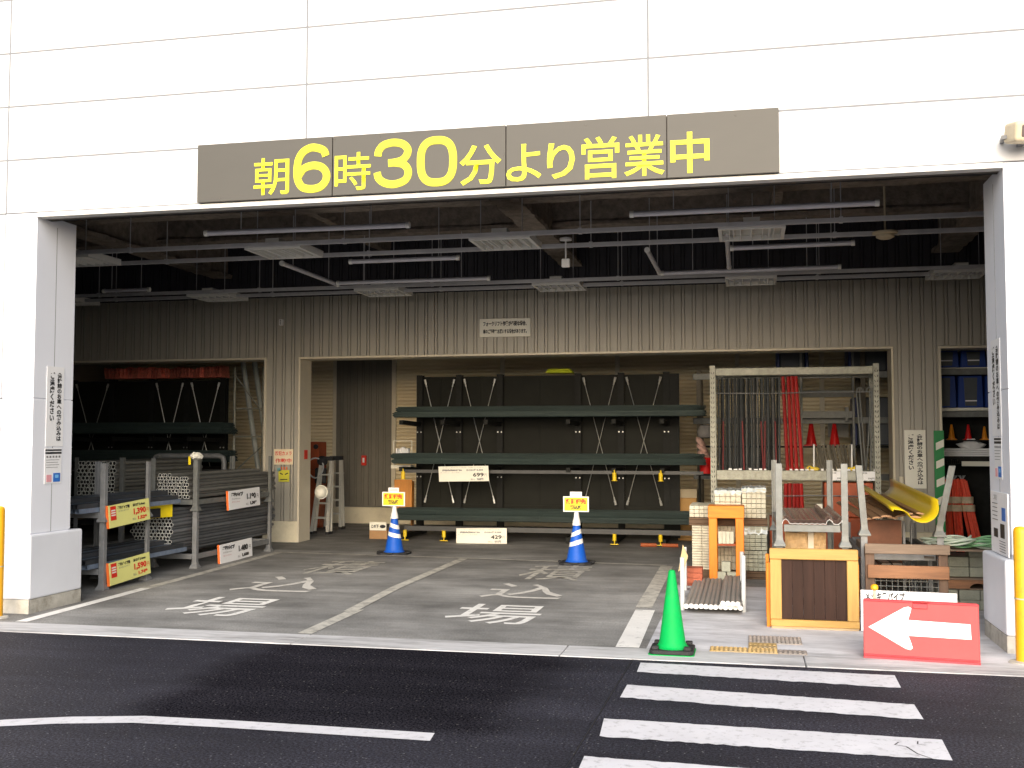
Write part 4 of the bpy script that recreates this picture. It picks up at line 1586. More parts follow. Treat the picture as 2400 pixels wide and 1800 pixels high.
# price boards along the bay edge (they face the bay)
def yellow_price(label, at, price, tax):
    w, h = .87, .265
    rt, up = Vector((0, 1, .055)), Vector((-.10, 0, 1))
    t, r, u, at = white_price(label, at, w, h, None, price, tax, rt, up, 'ylabel', 'orangeink', 'yellow price boards at the left of the bay')
    n = r.cross(u)
    g = MB()
    board(g, at - r * .345 + u * .035 + n * .002, .115, .165, r, u, .001)
    g.build('red_flash', M['redink'], t)
    g = MB()
    for k in (-.028, .0, .028):
        board(g, at - r * .345 + u * (.04 + k) + n * .0035, .085, .016, r, u, .001)
    g.build('flash_print', M['cream'], t)
    text('単管パイプ用', M['ink'], t, at - r * .13 + u * .085, .05, r, bold=.004, fit=(.25, .042), up=u)
    text('厚さ約2.4mm', M['ink'], t, at + r * .20 + u * .085, .05, r, bold=.003, fit=(.27, .036), up=u)
    text('長さ別にあります', M['grey_ink'], t, at - r * .13 + u * .045, .05, r, fit=(.22, .018), up=u)
    text(price, M['redink'], t, at + r * .21 - u * .0, .1, r, bold=.005, fit=(.27, .085), up=u)
    text('円', M['redink'], t, at + r * .385 - u * .005, .1, r, fit=(.05, .05), up=u)
    text('税込', M['grey_ink'], t, at + r * .08 - u * .085, .05, r, fit=(.07, .03), up=u)
    text(tax, M['redink'], t, at + r * .26 - u * .082, .05, r, bold=.003, fit=(.20, .05), up=u)
    return t
yellow_price('yellow price board reading 1,390 yen on the rack beside the left pillar', (-7.335, 11.71, .872), '1,390', '1,529')
yellow_price('yellow price board reading 1,590 yen near the floor beside the left pillar', (-7.335, 11.745, .198), '1,590', '1,749')
def side_price(label, at, price, tax):
    w, h = 1.0, .275
    rt, up = Vector((0, 1, .02)), Vector((-.06, 0, 1))
    t, r, u, at = white_price(label, at, w, h, None, price, tax, rt, up, 'sheet', 'orangeink', 'white price boards at the left of the bay')
    text('単管パイプ', M['ink'], t, at - r * .24 + u * .075, .05, r, bold=.006, fit=(.37, .062), up=u)
    text('外径48.6mm', M['grey_ink'], t, at - r * .28 + u * .015, .05, r, fit=(.27, .024), up=u)
    text('厚さ2.4mm', mat('soft pink ink', (.6, .3, .3), .5), t, at - r * .29 - u * .03, .05, r, fit=(.24, .022), up=u)
    text(price, M['ink'], t, at + r * .21 + u * .015, .1, r, bold=.006, fit=(.30, .10), up=u)
    text('円', M['ink'], t, at + r * .42 + u * .01, .1, r, fit=(.06, .06), up=u)
    text('税込', M['grey_ink'], t, at + r * .07 - u * .09, .05, r, fit=(.08, .035), up=u)
    text(tax, M['ink'], t, at + r * .27 - u * .085, .05, r, bold=.004, fit=(.22, .055), up=u)
    return t
side_price('white price board reading 1,190 yen on the pipe rack left of the bay', (-7.335, 14.74, .888), '1,190', '1,309')
side_price('white price board reading 1,480 yen near the floor left of the bay', (-7.335, 14.50, .137), '1,480', '1,628')
t = thing('yellow_card', 'small yellow card with an orange print, half covered, between two pipe racks on the left', 'price card', (-7.6, 12.75, .7))
g = MB()
board(g, (-7.58, 12.72, .83), .52, .19, (.35, 1, 0), (0, 0, 1), .004)
g.build('card', M['yelsign'], t)
g = MB()
board(g, (-7.596, 12.62, .80), .30, .12, (.35, 1, 0), (0, 0, 1), .002)
g.build('dark_patch', M['ink'], t)
text('90円', M['orangeink'], t, (-7.555, 12.83, .79), .1, (.35, 1, 0), bold=.006, fit=(.14, .07))
t = thing('white_rag', 'pale rag bunched on top of a rack post at the left', 'rag', (-7.41, 13.45, 1.5))
g = MB()
g.lathe([(.03, 0), (.075, .015), (.085, .045), (.07, .075), (.03, .095)], (-7.42, 13.44, 1.49), 12)
for i, p in enumerate(g.v):
    g.v[i] = p + Vector((random.uniform(-.015, .015), random.uniform(-.015, .015), random.uniform(-.01, .01)))
g.build('cloth', M['cream'], t)
g = MB()
board(g, (-7.50, 13.40, 1.475), .035, .12, (1, 0, 0), (0, 0, 1), .004)
g.build('yellow_strip', M['yelsign'], t)
# scaffold frame and long grey pipes leaning in the left opening
t = thing('scaffold_frame', 'narrow upright scaffold frame with diagonal braces at the right edge of the left opening', 'scaffold frame', (-9.5, 18.7, 0))
g = MB()
for x in (-9.57, -8.98):
    g.tube([(x, 18.75, 0), (x, 18.75, 3.14)], .024, 10)
g.each('upright', M['shelfgalv'], t, smooth=True)
g = MB()
for z in (1.82, 2.35, .6):
    g.tube([(-9.57, 18.75, z), (-8.98, 18.75, z)], .016, 8)
g.each('rung', M['shelfgalv'], t, smooth=True)
g = MB()
g.tube([(-9.55, 18.73, 2.98), (-9.0, 18.73, 2.30)], .014, 8)
g.tube([(-9.55, 18.73, 1.15), (-9.0, 18.73, 1.62)], .014, 8)
g.each('diagonal', M['shelfgalv'], t, smooth=True)
g = MB()
g.tube([(0, 0, 0), (0, 0, 3.6)], .05, 14)
lp = g.build('long_pipe', mat('light grey plastic pipe', (.52, .55, .52), .45, var=.12), smooth=True)
clones(lp, [((-9.08, 19.2, 0), (R(-2), R(-10.5), 0)), ((-8.86, 19.25, 0), (R(-2), R(-10.5), 0)), ((-8.66, 19.3, 0), (R(-2), R(-10), 0)), ((-8.92, 19.6, 0), (R(-2), R(-8), 0))], 'long light grey pipe leaning upright at the right edge of the left opening', 'pipe', 'long grey pipes leaning in the left opening')
t = thing('tube_guard', 'low grey tube hoop in front of the left opening, behind the pipe racks', 'guard rail', (-9.7, 17.1, 0))
g = MB()
g.tube([(-10.2, 17.0, 0), (-10.2, 17.0, 1.40), (-10.16, 17.0, 1.46), (-10.1, 17.0, 1.48), (-8.95, 17.0, 1.48), (-8.88, 17.0, 1.45), (-8.86, 17.0, 1.38), (-8.86, 17.0, 0)], .045, 12)
g.build('hoop', M['galv'], t, smooth=True)
g = MB()
g.lathe([(.09, 0), (.09, .012)], (-10.2, 17.0, 0), 12)
g.lathe([(.09, 0), (.09, .012)], (-8.86, 17.0, 0), 12)
g.each('base_plate', M['galv'], t)

# ================================================================ RIGHT: SHELF OF STAKES IN THE OPENING
t = thing('pallet_shelf', 'tall galvanised shelf with slotted posts, full of stakes, at the right of the centre opening', 'shelf', (.65, 16.9, 0))
for x in (-.527, 1.855):
    for y in (16.6, 17.16):
        g = MB()
        o = [(-.04, .04), (-.04, -.04), (.04, -.04), (.04, .04), (.034, .04), (.034, -.034), (-.034, -.034), (-.034, .04)]
        g.prism([(x + a, y + b, .01) for a, b in o], (0, 0, 2.88))
        z = .3
        while z < 2.85:
            for s_ in (-1, 1):
                g.xf = Matrix.Translation((x + s_ * .017, y - .0402, z)) @ Matrix.Rotation(s_ * .35, 4, 'Y')
                g.box(-.0055, .0055, -.002, .002, -.018, .018, 1)
            g.xf = None
            z += .075
        p_ = g.build('post', [M['shelfgalv'], M['ink']], t)
        g = MB()
        g.box(x - .06, x + .06, y - .06, y + .06, 0, .01)
        g.build('base_plate', M['shelfgalv'], p_)
for z, h in ((2.735, .115), (1.15, .148)):
    for y in (16.585, 17.19):
        g = MB()
        g.box(-.485, 1.813, y, y + .045, z, z + h)
        g.build('beam', M['shelfgalv'], t, bevel=.008)
g = MB()
g.box(-.48, 1.81, 16.632, 17.188, 1.272, 1.292)
g.build('shelf_board', M['rack'], t)
g = MB()
for z in (2.47, .92):
    g.tube([(-.48, 16.66, z), (.3, 16.66, z - .012), (1.0, 16.66, z + .004), (1.82, 16.66, z)], .009, 6)
g.each('retaining_bar', M['galv'], t)
g = MB()
for x in [-.45 + k * .075 for k in range(31)]:
    if random.random() < .72:
        g.box(x, x + random.uniform(.03, .06), 16.583, 16.588, 1.300, 1.300 + random.uniform(.015, .03))
g.each('shelf_tag', M['sheet'], t)
def shelf_card(x, lab):
    q = thing('shelf_card', lab, 'price card', (x, 16.57, 1.16), 'white cards on the lower beam of the tall shelf')
    g = MB()
    g.box(x - .10, x + .10, 16.575, 16.582, 1.155, 1.29)
    g.build('card', M['sheet'], q)
    text('単価', M['ink'], q, (x - .05, 16.574, 1.265), .05, fit=(.07, .025))
    text('398円', M['ink'], q, (x + .04, 16.574, 1.185), .05, fit=(.09, .03))
shelf_card(1.28, 'white card on the shelf beam, between two grey rack posts')
shelf_card(1.72, 'white card on the shelf beam, next to the right slotted post')
M['stake'] = mat('black stake', (.040, .044, .045), .45, var=.3, scale=20, rnd=.5)
M['stakered'] = mat('red stake paint', (.30, .012, .010), .4, var=.15, rnd=.15)
M['stakedull'] = mat('dull red stake', (.16, .03, .03), .5, var=.3, rnd=.2)
M['rope'] = mat('black and white twist', (.10, .10, .098), .7, var=.75, scale=16, stretch=(1, 1, 1))
def stake(L, r, m, name):
    g = MB()
    g.tube([(0, 0, 0), (0, 0, L * .5), (0, 0, L - .05), (0, 0, L)], r, 8)
    g.lathe([(r * 1.35, .02), (r * 1.35, .05)], (0, 0, 0), 8)
    o = g.build(name, m, smooth=True)
    for v in o.data.vertices:
        v.co += Vector(o.location)
    o.location = (0, 0, 0)
    return o
sp, sr = [], []
for k in range(34):
    x = -.44 + k * .0272
    p = ((x, 16.72 + .13 * (k % 3) + random.uniform(-.02, .02), 1.292), (R(random.uniform(-2.5, 0)), R(random.uniform(-.9, .9)), 0))
    (sr if k in (8, 15, 19, 21, 26, 30) else sp).append(p)
clones(stake(1.42, .0145, M['stake'], 'black_stake'), sp, 'black round stake standing in the packed row on the tall shelf', 'stake', 'black stakes on the tall shelf')
clones(stake(1.42, .013, M['rope'], 'mottled_stake'), sr, 'stake with a mottled black and white twist among the black ones on the tall shelf', 'stake', 'mottled stakes on the tall shelf')
clones(stake(.75, .012, M['stakedull'], 'short_red_stake'), [((-.385, 16.66, 1.292), (0, R(1), 0)), ((-.07, 16.66, 1.292), (0, R(-1.5), 0)), ((.215, 16.66, 1.292), (0, R(-2), 0)), ((.235, 16.665, 1.292), (0, R(1), 0)), ((.41, 16.66, 1.292), (0, R(-1), 0))], 'short thin dark red stake in front of the black row on the tall shelf', 'stake', 'short dark red stakes')
clones(stake(1.43, .028, M['stakered'], 'red_stake'), [((.575, 16.70, 1.292), (R(-1), R(-2.2), 0)), ((.64, 16.78, 1.292), (R(-1), R(-1.6), 0)), ((.705, 16.70, 1.292), (R(-1), R(-2), 0)), ((.785, 16.70, 1.292), (R(-1), R(-3), 0))], 'thick bright red stake standing right of the black row on the tall shelf', 'stake', 'bright red stakes on the tall shelf')
g = MB()
g.box(-.02, .02, -.012, .012, 0, .40)
clones(g.build('dark_peg', mat('dark wooden peg', (.085, .075, .055), .8, var=.3, rnd=.35)), [((1.03 + k * .048, 16.74 + .05 * (k % 2), 1.292), (R(-6), R(-9 + random.uniform(-3, 3)), 0)) for k in range(12)], 'dark flat peg leaning in the short row on the right half of the tall shelf', 'peg', 'dark pegs on the tall shelf')
def hook_pole():
    g = MB()
    g.tube([(0, 0, 0), (0, 0, 1.18), (.015, 0, 1.23), (.05, 0, 1.25), (.08, 0, 1.23), (.085, 0, 1.19)], .011, 8)
    o = g.build('hooked_pole', M['galvlt'], smooth=True)
    for v in o.data.vertices:
        v.co += Vector(o.location)
    o.location = (0, 0, 0)
    return o
clones(hook_pole(), [((1.66, 16.70, 1.292), (R(-2), R(-3.5), 0)), ((1.71, 16.78, 1.292), (R(-2), R(-3), R(40))), ((1.765, 16.72, 1.292), (R(-2), R(-3.2), R(160))), ((1.73, 16.95, 1.292), (R(-2), R(-4.5), R(190)))], 'grey pole with a hooked top leaning at the right end of the tall shelf', 'pole', 'hooked grey poles')
def peg_tool(x, lab, flip):
    q = thing('yellow_tool', lab, 'tool', (x, 16.68, 1.292), 'yellow tools with white handles')
    g = MB()
    g.tube([(x, 16.68, 1.33), (x + .004, 16.68, 1.69)], .013, 8)
    g.build('white_handle', M['white_pl'], q, smooth=True)
    g = MB()
    g.prism([(x + flip * a, 16.66, 1.292 + b) for a, b in ((-.10, 0), (-.11, .05), (-.07, .085), (-.02, .06), (.05, .055), (.09, .03), (.05, .0))], (0, .05, 0))
    g.build('body', M['yellow'], q, bevel=.012)
    g = MB()
    g.tube([(x - flip * .065, 16.655, 1.335), (x - flip * .065, 16.665, 1.335)], .016, 10)
    g.build('hole', M['ink'], q)
peg_tool(.955, 'yellow tool with an upright white handle, left of the dark pegs', 1)
peg_tool(1.50, 'yellow tool with an upright white handle, right of the dark pegs', -1)
# things under that shelf
clones(stake(.48, .030, M['stakered'], 'red_tube'), [((.53 + k * .062, 16.7 + .03 * (k % 2), .62), (0, R(random.uniform(-2, 2)), 0)) for k in range(5)], 'short red tube standing below the tall shelf beam', 'tube', 'short red tubes below the shelf beam')
clones(stake(.48, .022, mat('grey tube', (.20, .20, .18), .5), 'grey_tube'), [((.36 + k * .06, 16.7, .62), (0, R(random.uniform(-2, 2)), 0)) for k in range(3)], 'short grey tube standing beside the red ones below the shelf beam', 'tube', 'short grey tubes below the shelf beam')
t = thing('storage_case', 'rust brown case below the right end of the tall shelf', 'case', (1.4, 16.9, 0))
g = MB()
g.box(.30, 1.80, 16.64, 17.1, 0, .60)
g.box(1.10, 1.80, 16.70, 17.1, .605, 1.12)
g.build('body', M['rust'], t, bevel=.01)
g = MB()
g.box(.98, 1.07, 16.66, 16.67, .68, .80)
g.build('tag', M['cream'], t)
# rear shelf
t = thing('pallet_shelf', 'second galvanised shelf standing deeper behind the shelf of stakes', 'shelf', (1.0, 20, 0))
RX = (-.86, 1.95)
g = MB()
for x in RX:
    for y in (19.4, 20.3):
        g.box(x - .04, x + .04, y - .04, y + .04, 0, 3.0 if x < 0 else 3.3)
g.each('post', mat('brown post', (.10, .085, .06), .6, var=.2), t, bevel=.004)
g = MB()
for z in (2.83, 2.04, 1.06):
    g.box(-.96, 3.0, 19.33, 19.37, z, z + .11)
for z in (2.49, 2.13):
    g.box(.9, 1.75, 19.1, 19.14, z, z + .12)
g.box(1.62, 1.68, 19.09, 19.15, 2.08, 2.32)
g.box(1.74, 1.78, 19.09, 19.15, 1.2, 3.3)
g.box(.88, .92, 19.09, 19.15, 1.2, 3.3)
g.each('beam', M['galvlt'], t, bevel=.004)
g = MB()
g.box(-.86, 2.9, 19.39, 20.3, 1.62, 1.65)
g.build('shelf_board', M['rack'], t)
def plain_cone(x, y, z, h, m, lab, grp):
    q = thing('small_cone', lab, 'cone', (x, y, z), grp)
    g = MB()
    g.lathe([(h * .30, 0), (h * .30, h * .03), (h * .22, h * .05), (h * .07, h * .97), (h * .04, h)], (x, y, z), 20)
    g.build('cone', M[m], q, smooth=True)
    g = MB()
    g.box(x - h * .31, x + h * .31, y - h * .31, y + h * .31, z - .012, z)
    g.build('base', M[m], q)
plain_cone(1.08, 19.55, 1.662, .42, 'redcone', 'dark red cone on the rear shelf just right of the red stakes', 'cones seen through the tall shelf')
plain_cone(1.47, 19.50, 1.662, .40, 'redcone', 'bright red cone on the rear shelf above the dark pegs', 'cones seen through the tall shelf')
t = thing('grey_sheet', 'grey paper hanging on the rear siding behind the bright red cone', 'paper', (1.6, 21.3, 2))
g = MB()
board(g, (1.62, 20.6, 2.02), .36, .42, (1, 0, 0), (0, 0, 1), .006)
g.build('sheet', mat('grey paper', (.42, .41, .38), .7), t)
M['navy'] = mat('navy plastic', (.014, .030, .13), .4, var=.2)
M['slate'] = mat('slate panel', (.07, .08, .09), .5, var=.15)
for i, (x0, x1, z0, z1, lab) in enumerate(((.50, 1.05, 2.95, 3.42, 'dark slate box with navy sides on top of the rear shelf, behind the red stakes'), (1.72, 2.42, 2.95, 3.5, 'big dark slate box with navy sides at the top right of the centre opening'), (1.80, 2.5, 1.66, 2.5, 'navy box standing on the rear shelf behind the right slotted post'))):
    t = thing('storage_box', lab, 'storage box', ((x0 + x1) / 2, 19.8, z0), 'dark storage boxes on the rear shelf')
    g = MB()
    g.box(x0 + .06, x1 - .06, 19.5, 20.2, z0, z1)
    g.build('body', M['slate'], t, bevel=.02)
    g = MB()
    g.box(x0, x0 + .055, 19.48, 20.2, z0, z1)
    g.box(x1 - .055, x1, 19.48, 20.2, z0, z1)
    g.each('side', M['navy'], t, bevel=.01)
t = thing('red_bucket', 'red bucket with a pale pink bag on it, beside the rack of steel bars', 'bucket', (-.77, 18.4, 1.2))
g = MB()
g.lathe([(.10, 0), (.12, .26), (.125, .27), (.11, .26)], (-.70, 18.3, 1.19), 18)
g.build('bucket', M['redcone'], t, smooth=True)
g = MB()
for k in range(3):
    g.xf = Matrix.Translation((-.74 - .03 * k, 18.3, 1.50 + .10 * k)) @ Matrix.Rotation(R(25 + 14 * k), 4, 'Y')
    g.lathe([(.02, -.03), (.10, -.02), (.12, .02), (.08, .06), (.02, .07)], (0, 0, 0), 12)
g.xf = None
g.build('bag', mat('pale pink cloth', (.55, .34, .28), .8, var=.25), t, smooth=True)
g = MB()
g.lathe([(.02, 0), (.13, .02), (.15, .12), (.10, .22), (.03, .24)], (-.70, 18.4, 1.78), 12)
g.build('grey_bag', mat('grey cloth', (.17, .16, .15), .8, var=.3), t, smooth=True)
g = MB()
g.box(-.86, -.55, 18.15, 18.6, 1.16, 1.188)
g.build('tray', M['rack'], t)
g = MB()
g.tube([(-.82, 18.55, 0), (-.82, 18.55, 1.16)], .02, 8)
g.tube([(-.58, 18.55, 0), (-.58, 18.55, 1.16)], .02, 8)
g.each('tray_leg', M['rack'], t)

# ================================================================ RIGHT: BRICKS, BARS, TIMBER STANDS
M['brick'] = mat('cream brick', (.56, .53, .42), .8, var=.25, scale=11, bump=.4, bscale=50, dirt=(.34, .32, .24), dscale=9, damt=.6)
M['brickgrey'] = mat('grey-green brick', (.40, .41, .33), .8, var=.3, scale=11, bump=.4, bscale=50, dirt=(.22, .23, .18), dscale=9, damt=.7)
M['redbrick'] = mat('red brick', (.36, .10, .055), .85, var=.3, scale=14, bump=.4, bscale=60, rnd=.1)
M['film'] = mat('plastic film', (.50, .56, .58), .25, var=.25, scale=6)
M['wood_or'] = mat('orange stained timber', (.74, .215, .012), .5, var=.28, scale=3, stretch=(9, 9, .8), bump=.15, bscale=14)
M['pine'] = mat('yellow pine', (.44, .26, .072), .55, var=.2, scale=3, stretch=(9, 9, .8), dirt=(.42, .20, .05), dscale=2.5, damt=.45)
M['pineh'] = mat('yellow pine rail', (.44, .26, .072), .55, var=.2, scale=3, stretch=(.8, 9, 9), dirt=(.42, .20, .05), dscale=2.5, damt=.45)
M['brown'] = mat('brown stained boards', (.034, .0165, .0115), .7, spec=.2, var=.38, scale=3.2, stretch=(11, 4, .7), rnd=.1, dirt=(.026, .013, .010), dscale=2.2, damt=.7)
M['brownh'] = mat('weathered brown plank', (.26, .125, .062), .65, var=.35, scale=3, stretch=(.8, 9, 9), dirt=(.14, .085, .06), dscale=2, damt=.5)
M['greyplank'] = mat('greyed brown plank', (.20, .145, .105), .75, var=.35, scale=3, stretch=(.8, 9, 9), dirt=(.11, .085, .07), dscale=2, damt=.5)
M['palletw'] = mat('dark pallet wood', (.12, .075, .045), .8, var=.3, scale=4, stretch=(1, 6, 6))
def brick_pack(lab, x0, x1, y0, y1, z0, z1, m, bw=.085, bh=.058, vertical=0, film=None):
    q = thing('brick_pack', lab, 'brick pack', ((x0 + x1) / 2, (y0 + y1) / 2, z0), 'wrapped packs of cream bricks')
    g = MB()
    nr = max(1, round((z1 - z0) / bh))
    for r in range(nr):
        a, b = z0 + (z1 - z0) * r / nr, z0 + (z1 - z0) * (r + 1) / nr
        nc = max(1, round((x1 - x0) / bw))
        for c in range(nc):
            p, s_ = x0 + (x1 - x0) * c / nc, x0 + (x1 - x0) * (c + 1) / nc
            j = random.uniform(-.006, .006)
            g.box(p + .0016, s_ - .0016, y0 + j, y0 + .1, a + .002, b - .002)
        nd = max(1, round((y1 - y0) / bw))
        for c in range(nd):
            p, s_ = y0 + .1 + (y1 - y0 - .1) * c / nd, y0 + .1 + (y1 - y0 - .1) * (c + 1) / nd
            for xa, xb in ((x0, x0 + .1), (x1 - .1, x1)):
                j = random.uniform(-.005, .005)
                g.box(xa + j, xb + j, p + .0016, s_ - .0016, a + .002, b - .002)
    g.box(x0 + .09, x1 - .09, y0 + .09, y1, z0 + .002, z1 - .004)
    g.build('bricks', M[m], q, bevel=.004)
    if film:
        g = MB()
        n = 14
        rows = []
        for yy in (y0 - .008, y0 + .012, y1):
            rows.append([(x0 - .004 + (x1 - x0 + .008) * i / n, yy + random.uniform(-.003, .003), z1 + (.004 + random.uniform(0, .018) if yy > y0 else -film + random.uniform(-.015, .015))) for i in range(n + 1)])
        g.sheet(rows)
        g.build('film', M['film'], q, solid=.002)
    return q
def pallet(lab, x0, x1, y0, y1, z0, z1, name='wooden_pallet', m='palletw'):
    q = thing(name, lab, 'pallet', ((x0 + x1) / 2, (y0 + y1) / 2, z0))
    g = MB()
    g.box(x0, x1, y0, y1, z1 - .022, z1)
    g.build('top_deck', M[m], q, bevel=.003)
    g = MB()
    pts = [(x0, z1 - .024), (x0, z0 + .02)]
    n = 4
    # front stringer with fork notches
    o = [(x0, y0 + .01, z0 + .022), (x1, y0 + .01, z0 + .022), (x1, y0 + .01, z1 - .024), (x0, y0 + .01, z1 - .024)]
    g.prism(o, (0, .03, 0))
    g.box(x0, x1, y1 - .04, y1, z0 + .022, z1 - .024)
    g.each('stringer', M[m], q, bevel=.003)
    g = MB()
    g.box(x0, x1, y0, y0 + .1, z0, z0 + .02)
    g.box(x0, x1, y1 - .1, y1, z0, z0 + .02)
    g.each('bottom_board', M[m], q, bevel=.003)
    return q
pallet('dark wooden pallet on the floor under the lower brick packs', -.74, .22, 13.9, 14.8, .0, .10)
brick_pack('tall pale pack of bricks left of the orange timber stand, on the lower pallet', -.72, -.47, 13.9, 14.7, .105, .665, 'brick', bw=.11, bh=.033)
brick_pack('grey-green pack of bricks right of the orange timber stand, lower half', -.07, .215, 13.9, 14.7, .105, .36, 'brickgrey', bw=.062, bh=.05)
brick_pack('film-covered pack of bricks right of the orange timber stand, upper half of the lower stack', -.07, .215, 13.9, 14.7, .365, .665, 'brickgrey', bw=.07, bh=.05, film=.10)
brick_pack('pack of pale upright bricks seen through the orange timber stand', -.46, -.08, 13.95, 14.7, .105, .665, 'brick', bw=.05, bh=.10)
pallet('dark wooden pallet carrying the upper brick packs', -.755, .22, 13.88, 14.8, .668, .765)
brick_pack('low pack of cream bricks on the upper pallet, at its left end', -.75, -.44, 13.9, 14.7, .768, .915, 'brick', bw=.062, bh=.048)
brick_pack('tall pack of cream bricks on the upper pallet, left half of the pair', -.43, -.10, 13.9, 14.7, .768, 1.10, 'brick', bw=.066, bh=.066, film=.03)
brick_pack('tall pack of cream bricks on the upper pallet, right half of the pair', -.09, .205, 13.9, 14.7, .768, 1.135, 'brick', bw=.06, bh=.06, film=.04)
g = MB()
g.box(-.10, .10, -.05, .05, 0, .058)
clones(g.build('red_brick', M['redbrick'], bevel=.004), [((-.655 + random.uniform(-.008, .008), 12.95 + j * .11, .002 + k * .060), (0, 0, R(random.uniform(-2, 2)))) for k in range(4) for j in range(2)], 'dull red brick in the low stack left of the orange timber stand', 'brick', 'red bricks stacked on the floor')
t = thing('timber_stand', 'bright orange-stained timber stand with an open middle, in front of the brick packs', 'stand', (-.28, 13.6, 0))
for x0, x1 in ((-.492, -.392), (-.168, -.068)):
    for y in (13.5, 13.74):
        g = MB()
        g.box(x0, x1, y, y + .09, 0, .79)
        g.build('leg', M['wood_or'], t, bevel=.006)
g = MB()
g.box(-.50, -.062, 13.485, 13.84, .79, .94)
g.build('top_beam', mat('orange stained beam', (.74, .215, .012), .5, var=.28, scale=3, stretch=(.8, 9, 9), bump=.15, bscale=14), t, bevel=.006)
g = MB()
g.box(-.39, -.17, 13.52, 13.82, .45, .475)
g.build('shelf', M['rust'], t, bevel=.003)
g = MB()
g.box(-.022, .022, 0, .09, 0, .15)
clones(g.build('small_brick', M['brick'], bevel=.003), [((-.355 + k * .047, 13.54, .477), (0, 0, 0)) for k in range(4)], 'small cream brick standing on the shelf of the orange timber stand', 'brick', 'small bricks on the orange stand')
g = MB()
g.box(-.055, .055, -.05, .05, 0, .125)
clones(g.build('stone_block', M['brickgrey'], bevel=.008, segs=2), [((-.345, 13.58, .002), (0, 0, 0)), ((-.225, 13.58, .002), (0, 0, R(3))), ((-.285, 13.585, .129), (0, 0, R(-4)))], ['rough pale stone block inside the orange stand, lower left of three', 'rough pale stone block inside the orange stand, lower right of three', 'rough pale stone block inside the orange stand, on top of the other two'], 'stone block', 'stone blocks inside the orange stand')
# trolley of round bars
t = thing('bar_rack', 'low rack with four pale steel posts that holds round bars beside the green cone', 'bar rack', (-.37, 12, 0))
M['palepost'] = mat('pale post', (.56, .58, .58), .45, metal=.1, var=.12)
for x, y, h in ((-.685, 11.25, .54), (-.065, 11.25, .575), (-.745, 12.75, .50), (-.09, 12.75, .46)):
    g = MB()
    g.tube([(x, y, .0), (x, y, h)], .024, 10)
    g.build('post', M['palepost'], t, smooth=True)
g = MB()
g.box(-.66, -.09, 11.23, 11.27, .028, .05)
g.box(-.72, -.11, 12.73, 12.77, .028, .05)
g.each('crossbar', M['galv'], t)
M['barside'] = mat('grey bar coating', (.27, .255, .235), .5, var=.12, rnd=.12)
M['barend'] = mat('cut bar end', (.62, .62, .60), .5, var=.08)
g = MB()
g.lathe([(.0255, 0), (.0255, 2.1)], (0, 0, 0), 16)
for i, p in enumerate(g.v):
    g.v[i] = Vector((p.x, p.z, p.y))
bar = g.build('round_bar', [M['barside'], M['barend']], smooth=True)
for v in bar.data.vertices:
    v.co += Vector(bar.location)
bar.location = (0, 0, 0)
for p in bar.data.polygons:
    if len(p.vertices) > 6:
        p.material_index = 1
sp = [((-.632 + k * .0485, 11.02 + random.uniform(-.02, .02), .077), (0, random.uniform(0, 6), random.uniform(-.004, .004))) for k in range(12)]
sp += [((-.632 + (7.5 + k) * .0485, 10.99 + random.uniform(-.02, .02), .120), (0, random.uniform(0, 6), random.uniform(-.004, .004))) for k in range(4)]
clones(bar, sp, 'grey round bar with a white cut end, in the low rack beside the green cone', 'round bar', 'round bars beside the green cone')
t = thing('plank_offcut', 'pale plank offcut leaning to a point at the left post of the round-bar rack', 'plank', (-.72, 12.1, .1))
g = MB()
g.prism([(-.775, 12.0, .30), (-.70, 12.0, .36), (-.665, 12.0, .47), (-.722, 12.0, .60)], (0, .03, 0))
g.prism([(-.76, 12.04, .002), (-.72, 12.04, .002), (-.70, 12.04, .52), (-.74, 12.04, .45)], (0, .025, 0))
g.build('plank', mat('pale timber', (.50, .38, .20), .7, var=.2, scale=5), t, bevel=.003)

# pine-framed stand with dark boards
t = thing('framed_stand', 'square stand with a yellow pine frame round dark brown boards, standing on the pavement', 'stand', (.58, 10.5, 0))
YF = 10.37
g = MB()
g.box(.178, .972, YF - .03, YF + .03, .642, .742)
g.build('top_rail', M['pineh'], t, bevel=.006)
for a, b in ((.182, .286), (.872, .974)):
    g = MB()
    g.box(a, b, YF - .02, YF + .03, .086, .640)
    g.build('stile', M['pine'], t, bevel=.005)
g = MB()
g.box(.184, .978, YF - .022, YF + .03, .02, .084)
g.build('bottom_rail', M['pineh'], t, bevel=.006)
g = MB()
g.box(.19, .97, YF - .012, YF + .03, .0, .019)
g.build('foot_strip', mat('split pine', (.42, .30, .17), .7, var=.35, scale=6, stretch=(.8, 9, 9)), t)
for k in range(6):
    a = .287 + k * (.584 / 6)
    g = MB()
    g.box(a + .0008, a + .584 / 6 - .0008, YF + .004 + .0015 * (k % 2), YF + .022, .087, .640)
    g.build('board', M['brown'], t, bevel=.002)
for x in (.165, .965):
    g = MB()
    g.box(x - .015, x + .02, YF + .06, YF + .12, 0, .60)
    g.box(x - .012, x + .018, YF + .62, YF + .68, 0, .62)
    g.box(x - .01, x + .012, YF + .12, YF + .62, .46, .52)
    g.build('side_frame', M['wood_or'], t, bevel=.003)
